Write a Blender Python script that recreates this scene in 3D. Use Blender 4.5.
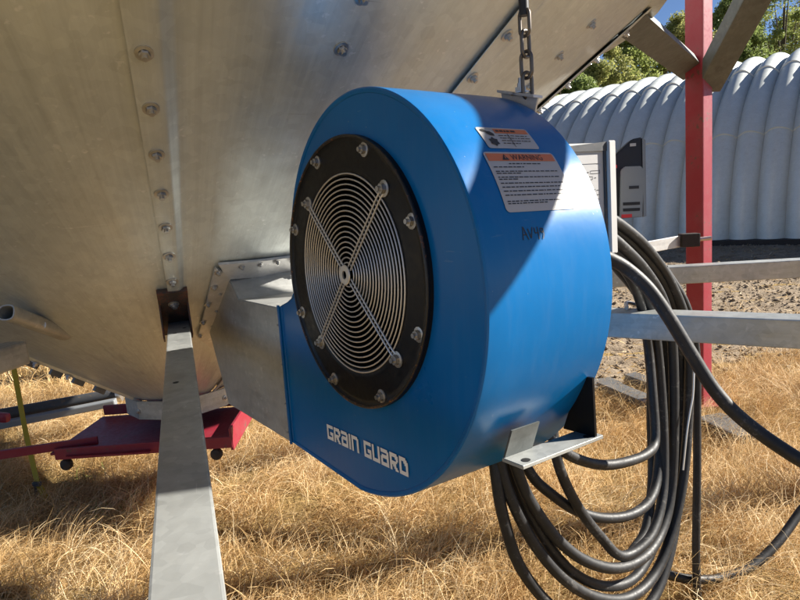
import bpy, bmesh, math, random
import numpy as np
from mathutils import Vector, Matrix, noise as mnoise

for o in list(bpy.data.objects):
    bpy.data.objects.remove(o)
S = bpy.context.scene
COL = S.collection
rnd = random.Random(7)
R = math.radians

# ------------------------------------------------------------------ camera
F = 600.0                      # focal length in units of 1/800 picture width
PITCH, ROLL, EYE = R(9.2), R(4.7), 1.40
O = np.array([0, 0, EYE])
_r0 = np.array([1, 0, 0.]); _w0 = np.array([0, math.sin(PITCH), math.cos(PITCH)])
CF = np.array([0, math.cos(PITCH), -math.sin(PITCH)])
CR = math.cos(ROLL) * _r0 - math.sin(ROLL) * _w0
CW = math.sin(ROLL) * _r0 + math.cos(ROLL) * _w0
cam = bpy.data.cameras.new('camera'); cam_o = bpy.data.objects.new('camera', cam)
COL.objects.link(cam_o)
cam.sensor_width = 36; cam.lens = 36 * F / 800; cam.clip_start = .02; cam.clip_end = 3000
cam_o.matrix_world = Matrix(((CR[0], CW[0], -CF[0], O[0]), (CR[1], CW[1], -CF[1], O[1]),
                             (CR[2], CW[2], -CF[2], O[2]), (0, 0, 0, 1)))
S.camera = cam_o

# ------------------------------------------------------------------ light
SUN_AZ, SUN_EL = math.atan2(.139, .99), R(30)          # azimuth from +X towards +Y
SD = np.array([math.cos(SUN_AZ) * math.cos(SUN_EL), math.sin(SUN_AZ) * math.cos(SUN_EL), math.sin(SUN_EL)])
wd = bpy.data.worlds.new('World'); S.world = wd; wd.use_nodes = True
nt = wd.node_tree; nt.nodes.clear()
wo = nt.nodes.new('ShaderNodeOutputWorld'); bg = nt.nodes.new('ShaderNodeBackground')
sk = nt.nodes.new('ShaderNodeTexSky'); sk.sky_type = 'NISHITA'; sk.sun_disc = False
sk.sun_elevation = SUN_EL; sk.sun_rotation = math.pi / 2 - SUN_AZ
sk.air_density = .55; sk.dust_density = .05; sk.ozone_density = 3.0; sk.altitude = 900
bg.inputs['Strength'].default_value = .05
nt.links.new(sk.outputs[0], bg.inputs[0]); nt.links.new(bg.outputs[0], wo.inputs[0])
sun = bpy.data.lights.new('sun', 'SUN'); sun.energy = 5.0; sun.angle = R(.53); sun.color = (1, .94, .84)
sun_o = bpy.data.objects.new('sun', sun); COL.objects.link(sun_o)
sun_o.rotation_euler = Vector(SD).to_track_quat('Z', 'Y').to_euler()
S.view_settings.view_transform = 'Standard'; S.view_settings.look = 'None'
S.view_settings.exposure = 1.45; S.view_settings.gamma = 1
S.render.engine = 'CYCLES'

def ray(px, py): return CF + CR * (px - 400) / F + CW * (300 - py) / F
def at(px, py, d): return O + ray(px, py) * d            # a survey point: bearing and distance -> world
def at_z(px, py, z):
    v = ray(px, py); return O + v * (z - EYE) / v[2]

# ------------------------------------------------------------------ materials
def mat(name, base=(.5, .5, .5), rough=.5, metal=0., spec=.5, coat=0.):
    m = bpy.data.materials.new(name); m.use_nodes = True
    b = m.node_tree.nodes['Principled BSDF']
    b.inputs['Base Color'].default_value = (*base, 1); b.inputs['Roughness'].default_value = rough
    b.inputs['Metallic'].default_value = metal; b.inputs['Specular IOR Level'].default_value = spec
    b.inputs['Coat Weight'].default_value = coat; b.inputs['Coat Roughness'].default_value = .15
    return m
class N:
    """tiny node helper"""
    def __init__(s, m): s.t = m.node_tree; s.b = s.t.nodes['Principled BSDF']
    def new(s, kind, **kw):
        n = s.t.nodes.new('ShaderNode' + kind)
        for k, v in kw.items():
            if k in n.inputs: n.inputs[k].default_value = v
            else: setattr(n, k, v)
        return n
    def link(s, a, b): s.t.links.new(a, b)
    def coord(s, what='Object', scale=(1, 1, 1)):
        c = s.new('TexCoord'); mp = s.new('Mapping'); mp.inputs['Scale'].default_value = scale
        s.link(c.outputs[what], mp.inputs['Vector']); return mp.outputs[0]
    def noise(s, vec, scale, detail=4, rough=.55):
        n = s.new('TexNoise', Scale=scale, Detail=detail, Roughness=rough); s.link(vec, n.inputs['Vector']); return n.outputs['Fac']
    def ramp(s, fac, stops):
        r = s.new('ValToRGB'); e = r.color_ramp.elements
        while len(e) < len(stops): e.new(.5)
        for i, (p, c) in enumerate(stops):
            e[i].position = p; e[i].color = (*c, 1) if len(c) == 3 else c
        s.link(fac, r.inputs[0]); return r.outputs[0]
    def mix(s, fac, a, b, blend='MIX'):
        n = s.new('Mix', data_type='RGBA', blend_type=blend)
        for sock, val in ((n.inputs[0], fac), (n.inputs[6], a), (n.inputs[7], b)):
            if isinstance(val, (int, float)): sock.default_value = val
            elif isinstance(val, tuple): sock.default_value = (*val, 1)
            else: s.link(val, sock)
        return n.outputs[2]
    def math(s, op, a, b=0.):
        n = s.new('Math', operation=op)
        for sock, val in ((n.inputs[0], a), (n.inputs[1], b)):
            if isinstance(val, (int, float)): sock.default_value = val
            else: s.link(val, sock)
        return n.outputs[0]
    def bump(s, h, strength, dist, prev=None):
        n = s.new('Bump', Strength=strength, Distance=dist); s.link(h, n.inputs['Height'])
        if prev: s.link(prev, n.inputs['Normal'])
        return n.outputs[0]

def g3(v): return (v, v, v)
def galvanized(name, lo=.36, hi=.56, rough=(.30, .52), uv=False, metal=.9, warm=1.0, dirt=.35):
    m = mat(name, metal=metal); n = N(m)
    c = n.coord('UV' if uv else 'Object')
    vo = n.new('TexVoronoi', Scale=38. if uv else 60.); n.link(c, vo.inputs['Vector'])
    sp = n.new('SeparateColor'); n.link(vo.outputs['Color'], sp.inputs[0])
    big = n.noise(c, 2.1, 6, .6); mid = n.noise(c, 11, 5, .6)
    cs = n.coord('UV' if uv else 'Object', (26, .7, 1) if uv else (3, 3, 30))
    st = n.noise(cs, 1.4, 5, .65)
    cs2 = n.coord('UV' if uv else 'Object', (90, 1.2, 1) if uv else (9, 9, 9))
    st2 = n.noise(cs2, 1.0, 3, .6)
    f = n.math('ADD', n.math('MULTIPLY', big, .42), n.math('MULTIPLY', st, .42))
    f = n.math('ADD', f, n.math('MULTIPLY', sp.outputs[0], .09)); f = n.math('ADD', f, n.math('MULTIPLY', st2, .18))
    col = n.ramp(f, [(.38, (lo, lo * .985 * warm, lo * .96 * warm)), (.68, (hi, hi * .985 * warm, hi * .955 * warm))])
    stain = n.ramp(n.math('ADD', n.math('MULTIPLY', mid, .5), n.math('MULTIPLY', st, .5)), [(.52, g3(0)), (.68, g3(1))])
    col = n.mix(n.math('MULTIPLY', stain, dirt), col, (lo * .55, lo * .5, lo * .42))
    sp1 = n.noise(c, 55 if uv else 48, 3, .5); sp2 = n.noise(c, 7.3, 4, .6)
    spot = n.math('MULTIPLY', n.ramp(sp1, [(.60, g3(0)), (.68, g3(1))]), n.ramp(sp2, [(.48, g3(0)), (.62, g3(.55))]))
    col = n.mix(spot, col, (min(.9, hi * 1.35), min(.9, hi * 1.34), min(.9, hi * 1.32)))
    mp = n.new('Mapping'); mp.inputs['Rotation'].default_value = (0, 0, .7); mp.inputs['Scale'].default_value = (3, 70, 20) if uv else (5, 90, 30)
    n.link(c, mp.inputs['Vector']); scr = n.noise(mp.outputs[0], 1.0, 3, .55)
    scm = n.math('MULTIPLY', n.ramp(scr, [(.70, g3(0)), (.73, g3(1))]), n.ramp(big, [(.45, g3(0)), (.62, g3(.5))]))
    col = n.mix(scm, col, (min(.95, hi * 1.4), min(.95, hi * 1.38), min(.95, hi * 1.34)))
    drk = n.math('MULTIPLY', n.ramp(scr, [(.27, g3(1)), (.30, g3(0))]), n.ramp(mid, [(.5, g3(0)), (.6, g3(.35))]))
    col = n.mix(drk, col, (lo * .5, lo * .46, lo * .40))
    n.link(col, n.b.inputs['Base Color'])
    rr = n.ramp(n.math('ADD', n.math('MULTIPLY', mid, .6), n.math('MULTIPLY', st, .4)), [(.35, g3(rough[0])), (.65, g3(rough[1]))])
    n.link(rr, n.b.inputs['Roughness'])
    b1 = n.bump(big, .25, .02); b2 = n.bump(st, .10, .004, b1); b3 = n.bump(mid, .12, .003, b2)
    n.link(b3, n.b.inputs['Normal'])
    return m

def painted(name, base, rough=.4, wear=(.2, .2, .2), wear_amt=.0, bumpy=.05, coat=0., dust=.12, scale=7):
    m = mat(name, base, rough, coat=coat); n = N(m); c = n.coord()
    a = n.noise(c, scale, 6, .65); b = n.noise(c, scale * 9, 4, .6)
    col = n.mix(n.math('MULTIPLY', n.ramp(a, [(.45, g3(0)), (.8, g3(1))]), dust), base, tuple(min(1, x * .5 + .16) for x in base))
    if wear_amt:
        w = n.ramp(n.math('ADD', n.math('MULTIPLY', a, .5), n.math('MULTIPLY', b, .5)), [(.60 - wear_amt * .1, g3(0)), (.64 - wear_amt * .1, g3(1))])
        col = n.mix(w, col, wear)
    n.link(col, n.b.inputs['Base Color'])
    n.link(n.ramp(b, [(.3, g3(max(.05, rough - .08))), (.7, g3(rough + .10))]), n.b.inputs['Roughness'])
    n.link(n.bump(a, bumpy, .01, n.bump(b, bumpy * .6, .001)), n.b.inputs['Normal'])
    return m

M = {}
M['cone'] = galvanized('galvanized_sheet', .50, .70, (.38, .54), uv=True, metal=.62, warm=1.07, dirt=.2)
M['galv'] = galvanized('galvanized_steel', .30, .54, (.30, .50), metal=.5, dirt=.25, warm=1.05)
M['galv_pale'] = galvanized('weathered_galvanized', .50, .68, (.42, .62), metal=.55, dirt=.2)
M['duct'] = galvanized('duct_sheet', .36, .52, (.42, .6), metal=.7, warm=1.03, dirt=.2)
def blue_paint():
    m = mat('blue_enamel', (.0006, .13, .37), .3, spec=.28); n = N(m); c = n.coord()
    a = n.noise(c, 3.2, 5, .6)
    col = n.mix(n.ramp(a, [(.3, g3(0)), (.75, g3(1))]), (.0002, .118, .345), (.0004, .145, .41))
    # rain and dust film low on the drum, fine scuffs and chips
    cs = n.coord('Object', (7, 7, 55)); sc = n.noise(cs, 2.3, 3, .5)
    cs2 = n.coord('Object', (60, 60, 9)); sc2 = n.noise(cs2, 1.0, 4, .6)
    b = n.noise(c, 90, 2, .5)
    scuff = n.math('MULTIPLY', n.ramp(sc, [(.69, g3(0)), (.72, g3(1))]), n.ramp(a, [(.45, g3(0)), (.6, g3(.45))]))
    chip = n.ramp(n.math('ADD', n.math('MULTIPLY', b, .7), n.math('MULTIPLY', a, .3)), [(.70, g3(0)), (.715, g3(.7))])
    col = n.mix(scuff, col, (.10, .22, .40)); col = n.mix(chip, col, (.22, .30, .40))
    film = n.math('MULTIPLY', n.ramp(sc2, [(.45, g3(0)), (.75, g3(1))]), .03)
    col = n.mix(film, col, (.35, .33, .30))
    n.link(col, n.b.inputs['Base Color'])
    n.link(n.ramp(a, [(.3, g3(.27)), (.7, g3(.34))]), n.b.inputs['Roughness'])
    n.link(n.bump(a, .10, .012), n.b.inputs['Normal'])
    return m
M['blue'] = blue_paint()
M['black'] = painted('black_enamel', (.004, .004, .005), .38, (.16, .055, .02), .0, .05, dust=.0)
M['black'].node_tree.nodes['Principled BSDF'].inputs['Specular IOR Level'].default_value = .3
M['black_rust'] = painted('black_enamel_chipped', (.010, .009, .009), .4, (.20, .075, .03), .35, .1, dust=.05, scale=14)
M['dark'] = mat('dark_cavity_shade', (.012, .012, .013), .6)  # shade inside holes, slots and the fan inlet painted as near-black
M['wire'] = mat('zinc_wire', (.66, .64, .60), .40, .55)
M['bolt'] = galvanized('zinc_bolt', .42, .60, (.30, .45), metal=.9)
M['red'] = painted('red_enamel', (.25, .012, .027), .48, (.12, .05, .035), .08, .06, dust=.20)
M['red_worn'] = painted('red_enamel_worn', (.22, .013, .027), .5, (.12, .06, .045), .15, .06, dust=.2)
M['rust_dark'] = painted('dark_cast_iron', (.02, .014, .012), .7, dust=.1)
M['white'] = painted('white_paint', (.52, .51, .49), .5, (.4, .38, .35), 0., .03, dust=.1)
M['sticker'] = painted('white_vinyl', (.44, .43, .42), .45, dust=.08, scale=30)
M['orange'] = mat('orange_print', (.62, .17, .06), .45)
M['ink'] = mat('black_print', (.02, .02, .022), .5)
M['letter'] = painted('white_lettering', (.86, .85, .82), .5, dust=.05, scale=60)
M['plastic'] = painted('black_plastic', (.014, .014, .016), .5, dust=.06)
M['grey_box'] = painted('grey_enamel', (.20, .215, .23), .45, dust=.2)
M['cable'] = painted('black_rubber', (.011, .011, .012), .55, (.07, .065, .06), .25, .12, dust=.10, scale=12)
M['yellow'] = painted('yellow_webbing', (.42, .30, .02), .85, dust=.2)
M['steel_dark'] = painted('dark_steel', (.05, .052, .056), .5, (.13, .09, .06), .5, .05)
M['scrap'] = galvanized('weathered_scrap', .11, .19, (.5, .7), metal=.4, dirt=.4)
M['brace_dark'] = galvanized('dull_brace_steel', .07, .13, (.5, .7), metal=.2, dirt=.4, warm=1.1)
M['clip'] = painted('rusty_clip_steel', (.05, .035, .028), .7, (.14, .05, .03), .9, .15, dust=.2, scale=20)
M['chain'] = mat('chain_steel', (.16, .14, .12), .45, .9)
M['redprint'] = mat('red_print', (.55, .03, .03), .5)

# ------------------------------------------------------------------ mesh helpers
def link_mesh(name, verts, faces, m, parent=None, smooth=None, uvs=None):
    me = bpy.data.meshes.new(name)
    me.from_pydata([tuple(map(float, v)) for v in verts], [], faces); me.update()
    me.materials.append(m)
    if uvs is not None:
        ul = me.uv_layers.new(name='UVMap')
        for l in me.loops: ul.data[l.index].uv = uvs[l.vertex_index]
    if smooth is not None:
        me.polygons.foreach_set('use_smooth', [True] * len(me.polygons))
        me.set_sharp_from_angle(angle=R(smooth))
    o = bpy.data.objects.new(name, me); COL.objects.link(o)
    if parent is not None: put_under(o, parent)
    return o
def put_under(o, parent):            # every matrix_basis here is already in world coordinates
    o.parent = parent
    o.matrix_parent_inverse = parent.matrix_basis.inverted()
def bm_obj(name, bm, m, parent=None, smooth=None):
    me = bpy.data.meshes.new(name); bm.to_mesh(me); bm.free(); me.materials.append(m)
    if smooth is not None:
        me.polygons.foreach_set('use_smooth', [True] * len(me.polygons)); me.set_sharp_from_angle(angle=R(smooth))
    o = bpy.data.objects.new(name, me); COL.objects.link(o)
    if parent is not None: put_under(o, parent)
    return o
def thing(name, label, cat, loc=(0, 0, 0), group=None):
    o = bpy.data.objects.new(name, None); COL.objects.link(o); o.location = loc
    o.empty_display_size = .1
    o['label'] = label; o['category'] = cat
    if group: o['group'] = group
    return o
def tag(o, label, cat, group=None):
    o['label'] = label; o['category'] = cat
    if group: o['group'] = group
    return o
def struct(o, kind='structure'):
    o['kind'] = kind; return o
def nrm(v):
    v = np.asarray(v, float); return v / np.linalg.norm(v)
def bar(name, a, b, w, h, m, parent=None, up=(0, 0, 1), bevel=.006, side=None):
    """rectangular bar from a to b (centre line), w across, h along up, edges bevelled"""
    a, b = np.asarray(a, float), np.asarray(b, float); d = b - a; L = np.linalg.norm(d); d /= L
    s = nrm(np.cross(d, up)) if side is None else nrm(side); t = np.cross(s, d)
    bm = bmesh.new(); bmesh.ops.create_cube(bm, size=1)
    for v in bm.verts: v.co = Vector((v.co.x * L, v.co.y * w, v.co.z * h))
    if bevel: bmesh.ops.bevel(bm, geom=bm.edges[:], offset=bevel, segments=2, affect='EDGES', profile=.6)
    o = bm_obj(name, bm, m, None, None)
    mw = Matrix(((d[0], s[0], t[0], 0), (d[1], s[1], t[1], 0), (d[2], s[2], t[2], 0), (0, 0, 0, 1)))
    c = (a + b) / 2; mw.translation = Vector(c)
    o.matrix_basis = mw
    if parent is not None: put_under(o, parent)
    return o
def prism(name, poly, nvec, m, parent=None, bevel=.0, smooth=30):
    """closed 3D polygon extruded by nvec"""
    bm = bmesh.new(); vs = [bm.verts.new(tuple(p)) for p in poly]; f = bm.faces.new(vs)
    r = bmesh.ops.extrude_face_region(bm, geom=[f])
    for v in r['geom']:
        if isinstance(v, bmesh.types.BMVert): v.co += Vector(nvec)
    bmesh.ops.recalc_face_normals(bm, faces=bm.faces[:])
    if bevel: bmesh.ops.bevel(bm, geom=bm.edges[:], offset=bevel, segments=2, affect='EDGES')
    return bm_obj(name, bm, m, parent, None if bevel else smooth)
def channel(name, a, b, w, dpt, t, m, parent, up, open_dir=1):
    """C-channel: web w wide, flanges dpt deep, along a->b; up = direction of the web normal"""
    a, b = np.asarray(a, float), np.asarray(b, float); d = nrm(b - a); s = nrm(np.cross(d, up)); n_ = np.cross(s, d) * open_dir
    prof = [(-w/2, 0), (w/2, 0), (w/2, dpt), (w/2 - t, dpt), (w/2 - t, t), (-w/2 + t, t), (-w/2 + t, dpt), (-w/2, dpt)]
    return prism(name, [a + s * x + n_ * y for x, y in prof], (b - a), m, parent, smooth=30)
def catmull(pts, k=10):
    P = np.asarray(pts, float); P = np.vstack([2 * P[0] - P[1], P, 2 * P[-1] - P[-2]]); out = []
    for i in range(1, len(P) - 2):
        for j in range(k):
            t = j / k; a, b, c, d = P[i - 1:i + 3]
            out.append(.5 * (2 * b + (c - a) * t + (2 * a - 5 * b + 4 * c - d) * t * t + (3 * b - a - 3 * c + d) * t ** 3))
    out.append(P[-2]); return np.array(out)
def tube_geo(path, r, seg=10, closed=False):
    path = np.asarray(path, float); n = len(path); V = []; Fc = []
    tang = np.array([nrm(path[(i + 1) % n] - path[i - 1]) if closed else nrm(path[min(i + 1, n - 1)] - path[max(i - 1, 0)]) for i in range(n)])
    ref = np.array([0, 0, 1.]) if abs(tang[0][2]) < .9 else np.array([1., 0, 0])
    s = nrm(np.cross(tang[0], ref))
    for i in range(n):
        s = nrm(s - tang[i] * (s @ tang[i])); t = np.cross(tang[i], s)
        rr = r[i] if hasattr(r, '__len__') else r
        for k in range(seg):
            a = 2 * math.pi * k / seg; V.append(path[i] + rr * (math.cos(a) * s + math.sin(a) * t))
    for i in range(n if closed else n - 1):
        j = (i + 1) % n
        for k in range(seg):
            l = (k + 1) % seg; Fc.append((i * seg + k, i * seg + l, j * seg + l, j * seg + k))
    if not closed:
        Fc.append(tuple(range(seg))[::-1]); Fc.append(tuple((n - 1) * seg + k for k in range(seg)))
    return V, Fc
def tube(name, pts, r, m, parent=None, seg=12, smooth_k=10, closed=False):
    path = catmull(pts, smooth_k) if smooth_k else pts
    V, Fc = tube_geo(path, r, seg, closed); return link_mesh(name, V, Fc, m, parent, 50)
def frame(zdir, xhint=(0, 0, 1)):
    z = nrm(zdir); x = np.asarray(xhint, float); x = x - z * (x @ z)
    if np.linalg.norm(x) < 1e-3: x = np.cross(z, (1, 0, 0))
    x = nrm(x); y = np.cross(z, x); return x, y, z
def mx(pos, zdir, xhint=(0, 0, 1), sc=1.):
    x, y, z = frame(zdir, xhint)
    return Matrix(((x[0]*sc, y[0]*sc, z[0]*sc, pos[0]), (x[1]*sc, y[1]*sc, z[1]*sc, pos[1]), (x[2]*sc, y[2]*sc, z[2]*sc, pos[2]), (0, 0, 0, 1)))
def lathe_geo(prof, seg=24):
    V, Fc = [], []
    for r, z in prof:
        for k in range(seg):
            a = 2 * math.pi * k / seg; V.append((r * math.cos(a), r * math.sin(a), z))
    for i in range(len(prof) - 1):
        for k in range(seg):
            l = (k + 1) % seg; Fc.append((i * seg + k, i * seg + l, (i + 1) * seg + l, (i + 1) * seg + k))
    return V, Fc
# hex bolt with washer, unit size about 24 mm across, shared by every copy
def bolt_mesh():
    V, Fc = lathe_geo([(.017, 0), (.017, .0025), (.0105, .0035)], 14)
    b0 = len(V)
    for z in (.003, .011):
        for k in range(6):
            a = math.pi / 3 * k; V.append((.0105 * math.cos(a), .0105 * math.sin(a), z))
    for k in range(6): Fc.append((b0 + k, b0 + (k + 1) % 6, b0 + 6 + (k + 1) % 6, b0 + 6 + k))
    Fc.append(tuple(b0 + 6 + k for k in range(6)))
    b1 = len(V)
    for z in (.011, .018):
        for k in range(8):
            a = math.pi / 4 * k; V.append((.0055 * math.cos(a), .0055 * math.sin(a), z))
    for k in range(8): Fc.append((b1 + k, b1 + (k + 1) % 8, b1 + 8 + (k + 1) % 8, b1 + 8 + k))
    Fc.append(tuple(b1 + 8 + k for k in range(8)))
    o = link_mesh('bolt', V, Fc, M['bolt'], None, 30); me = o.data; bpy.data.objects.remove(o); return me
BOLT = bolt_mesh()
def bolt(pos, nd, parent, sc=1., name='bolt'):
    o = bpy.data.objects.new(name, BOLT); COL.objects.link(o)
    o.matrix_basis = mx(pos, nd, (rnd.random(), rnd.random(), rnd.random()), sc); put_under(o, parent); return o

# ------------------------------------------------------------------ ground
PX0 = at_z(189, 418, 0)
def hgt(x, y):
    return .05 * mnoise.noise(Vector((x * .5, y * .5, 0))) + .02 * mnoise.noise(Vector((x * 2, y * 2, 3)))
def edge_field(x, y):                       # > 0 on the tilled ground
    return (y - 4.0) + .25 * math.sin(x * 1.3) + (0 if x > -.6 else (x + .6) * 6)
def sheet(name, x0, x1, y0, y1, nx, ny, fz, m):
    V = []; Fc = []
    for j in range(ny + 1):
        for i in range(nx + 1):
            x = x0 + (x1 - x0) * i / nx; y = y0 + (y1 - y0) * j / ny; V.append((x, y, fz(x, y)))
    for j in range(ny):
        for i in range(nx):
            a = j * (nx + 1) + i; Fc.append((a, a + 1, a + nx + 2, a + nx + 1))
    return struct(link_mesh(name, V, Fc, m, None, 180))
def soil_mat(name, c0, c1, c2, sc):
    m = mat(name, c0, .95, spec=.15); n = N(m); c = n.coord()
    a = n.noise(c, sc, 8, .7); b = n.noise(c, sc * 7, 5, .7)
    f = n.math('ADD', n.math('MULTIPLY', a, .5), n.math('MULTIPLY', b, .5))
    n.link(n.ramp(f, [(.34, c0), (.5, c1), (.66, c2)]), n.b.inputs['Base Color'])
    n.link(n.bump(b, .9, .02, n.bump(a, .8, .06)), n.b.inputs['Normal']); return m
M['turf'] = soil_mat('straw_litter', (.17, .105, .042), (.36, .245, .095), (.54, .39, .17), 9)
M['soil'] = soil_mat('tilled_soil', (.22, .17, .12), (.31, .245, .175), (.40, .32, .235), 5)
M['far'] = soil_mat('far_grass', (.16, .12, .05), (.26, .2, .08), (.34, .26, .12), 1.2)
def ground_z(x, y):
    d = max(abs(x), abs(y - 10))
    return -.012 + (hgt(x, y) if d < 30 else 0)
def build_ground():
    # one sheet to the horizon, denser near by
    xs = np.unique(np.concatenate([np.linspace(-4, 4, 60), np.linspace(-20, 20, 60), np.linspace(-900, 900, 30)]))
    ys = np.unique(np.concatenate([np.linspace(-2, 6, 60), np.linspace(-10, 30, 60), np.linspace(-600, 1200, 30)]))
    V = []; Fc = []; nx = len(xs)
    for y in ys:
        for x in xs: V.append((x, y, hgt(x, y) * (1 if abs(x) < 20 and abs(y) < 30 else 0) - .0))
    for j in range(len(ys) - 1):
        for i in range(nx - 1):
            a = j * nx + i; Fc.append((a, a + 1, a + nx + 1, a + nx))
    struct(link_mesh('ground', V, Fc, M['turf'], None, 180))
build_ground()
def field_h(x, y):
    # harrowed rows running across, clumpy
    t = (y * .93 + x * .37 + .25 * mnoise.noise(Vector((x * .3, y * .3, 9))))
    row = math.sin(t * 2 * math.pi / .32) * .018
    return hgt(x, y) + .018 + row + .016 * mnoise.noise(Vector((x * 3.2, y * 3.2, 5))) + .012 * mnoise.noise(Vector((x * 9, y * 9, 1)))
def build_field():
    V = []; Fc = []; idx = {}
    xs = np.linspace(-1.2, 22, 300); ys = 3.6 + (np.linspace(0, 1, 260) ** 1.6) * 24
    for j, y in enumerate(ys):
        for i, x in enumerate(xs):
            e = min(1, max(0, edge_field(x, y) * 2)); V.append((x, y, field_h(x, y) * e + hgt(x, y) * (1 - e) - .05 * (1 - e)))
    nx = len(xs)
    for j in range(len(ys) - 1):
        for i in range(nx - 1):
            a = j * nx + i; Fc.append((a, a + 1, a + nx + 1, a + nx))
    return struct(link_mesh('field', V, Fc, M['soil'], None, 180))
build_field()

# ------------------------------------------------------------------ grain bin
AP = np.array([-1.1732, 3.0730, .3587]); SL = R(36.87); RIM = 2.35
TS, CS, SS = math.tan(SL), math.cos(SL), math.sin(SL)
def cone(az, r, off=0.):
    a = R(az) ; p = AP + np.array([r * math.cos(a), r * math.sin(a), r * TS])
    return p + off * cone_n(az)
def cone_n(az):
    a = R(az); return np.array([math.cos(a) * SS, math.sin(a) * SS, -CS])
def cone_hit(px, py):
    d = ray(px, py); t0, t1 = .05, None; t = .05
    while t < 9:
        q = O + d * t
        if q[2] - AP[2] >= TS * math.hypot(q[0] - AP[0], q[1] - AP[1]): break
        t += .004
    q = O + d * t; return q, math.degrees(math.atan2(q[1] - AP[1], q[0] - AP[0])), math.hypot(q[0] - AP[0], q[1] - AP[1])
binr = thing('grain_bin', 'large galvanized steel hopper bin with bolted cone and red legs', 'grain bin', (AP[0], AP[1], 0))
SEAMS = [-69.6 + 28.8 * k for k in range(-1, 4)]          # surveyed seams
SEAMS = [-69.6, -40.9, -12.0, 18, 48, 78, 108, 138, 168, 198, 228]
RB0 = .24
def panel(a0, a1):
    azs = [a0 + x for x in (0, .9, 1.9, 2.2, 2.7, 3.0, 3.8)] + list(np.linspace(a0 + 5, a1 + .8, 18))
    offs = [.0150, .0165, .0165, .0140, .0050, .0036, .0018] + [.0010] * 17 + [.0]
    rs = np.linspace(RB0, RIM, 26); V = []; UV = []; Fc = []
    def o2(a, r, o):
        w = .0035 * mnoise.noise(Vector((a * .09, r * 1.7, 2))) + .0015 * mnoise.noise(Vector((a * .3, r * 5, 8)))
        edge = min(1, max(0, (a - a0 - 3) / 4)) * min(1, max(0, (a1 - a) / 4))
        return o + w * edge
    for layer in (0, -.0022):
        for r in rs:
            for a, o in zip(azs, offs):
                V.append(cone(a, r, o2(a, r, o) + layer)); UV.append((R(a - a0) * 1.6 + a0 * .37, r / CS))
    na, nr = len(azs), len(rs); K = na * nr
    for j in range(nr - 1):
        for i in range(na - 1):
            a = j * na + i
            Fc.append((a, a + na, a + na + 1, a + 1)); Fc.append((K + a, K + a + 1, K + a + na + 1, K + a + na))
    for i in range(na - 1):
        Fc.append((i, i + 1, K + i + 1, K + i)); j = (nr - 1) * na; Fc.append((j + i + 1, j + i, K + j + i, K + j + i + 1))
    for j in range(nr - 1):
        a = j * na; Fc.append((a + na, a, K + a, K + a + na)); a = j * na + na - 1; Fc.append((a, a + na, K + a + na, K + a))
    return link_mesh('hopper_panel', V, Fc, M['cone'], binr, 28, UV)
bolt_rows = []
for k, a0 in enumerate(SEAMS):
    a1 = SEAMS[(k + 1) % 11] + (360 if k == 10 else 0)
    p = panel(a0, a1)
    if a0 < 20 or a0 > 190:
        r = 1.14 - .121 * 5
        while r < RIM - .04:
            if r > .42: bolt(cone(a0 + .95, r, .0165), cone_n(a0 + .95), p, 1.15)
            r += .1215
        if a0 in (-69.6, -40.9, -12.0):
            for r in (1.89, 2.0, 2.11, 2.22): bolt(cone(a0 + 14.5, r, .001), cone_n(a0 + 14.5), p, 1.15)
lug_seam = [o for o in bpy.data.objects if o.name.startswith('hopper_panel')][-1]
for k in range(11):
    r = .40 + k * .085; az = -134.2; g = np.array([math.cos(R(az)) * CS, math.sin(R(az)) * CS, SS])
    c = cone(az, r, .016); bar('seam_lug', c - g * .025, c + g * .025, .03, .05, M['scrap'], lug_seam, up=cone_n(az), bevel=.003)
# wall rings, corrugated, and roof
def bin_wall():
    V = []; Fc = []; seg = 96; zs = np.arange(0, 3.9, .025)
    z0 = AP[2] + RIM * TS + .004
    for z in zs:
        r = RIM - .012 + .007 * math.sin(z * 2 * math.pi / .10)
        for k in range(seg):
            a = 2 * math.pi * k / seg; V.append((AP[0] + r * math.cos(a), AP[1] + r * math.sin(a), z0 + z))
    for i in range(len(zs) - 1):
        for k in range(seg):
            l = (k + 1) % seg; Fc.append((i * seg + k, i * seg + l, (i + 1) * seg + l, (i + 1) * seg + k))
    link_mesh('bin_wall', V, Fc, M['galv'], binr, 60)
    Vr, Fr = lathe_geo([(RIM + .06, 3.86), (.35, 5.0), (.35, 5.1), (.001, 5.16)], 48)
    link_mesh('bin_roof', [(x + AP[0], y + AP[1], z + z0) for x, y, z in Vr], Fr, M['galv'], binr, 30)
    Vr, Fr = lathe_geo([(RIM - .03, -.025), (RIM + .035, -.03), (RIM + .04, .05), (RIM + .004, .055)], 72)
    link_mesh('rim_ring', [(x + AP[0], y + AP[1], z + z0) for x, y, z in Vr], Fr, M['galv'], binr, 30)
bin_wall()

# collar and slide gate under the cone
def collar():
    V, Fc = lathe_geo([(.275, .02), (.29, .02), (.29, -.07), (.275, -.07)], 12)
    z0 = AP[2] + RB0 * TS + .0
    V = [(x + AP[0], y + AP[1], z + z0 - .01) for x, y, z in V]
    return link_mesh('outlet_collar', V, Fc, M['galv'], binr, 20)
col_o = collar()
for a in range(-120, 0, 30):
    bolt(np.array([AP[0] + .29 * math.cos(R(a)), AP[1] + .29 * math.sin(R(a)), AP[2] + RB0 * TS - .04]), (math.cos(R(a)), math.sin(R(a)), 0), col_o, .8)
ZG = .345
gate = bar('discharge_gate', (-1.72, 2.985, ZG + .005), (-.865, 2.96, ZG + .005), .50, .012, M['red_worn'], binr, bevel=.002)
for nm, y, h, dz in (('gate_rail', 2.72, .055, .0), ('gate_rail', 3.225, .055, .04)):
    bar(nm, (-1.70, y + .012, ZG + dz + .006), (-.845, y - .013, ZG + dz + .006), .018, h, M['red_worn'], gate, bevel=.003)
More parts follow.
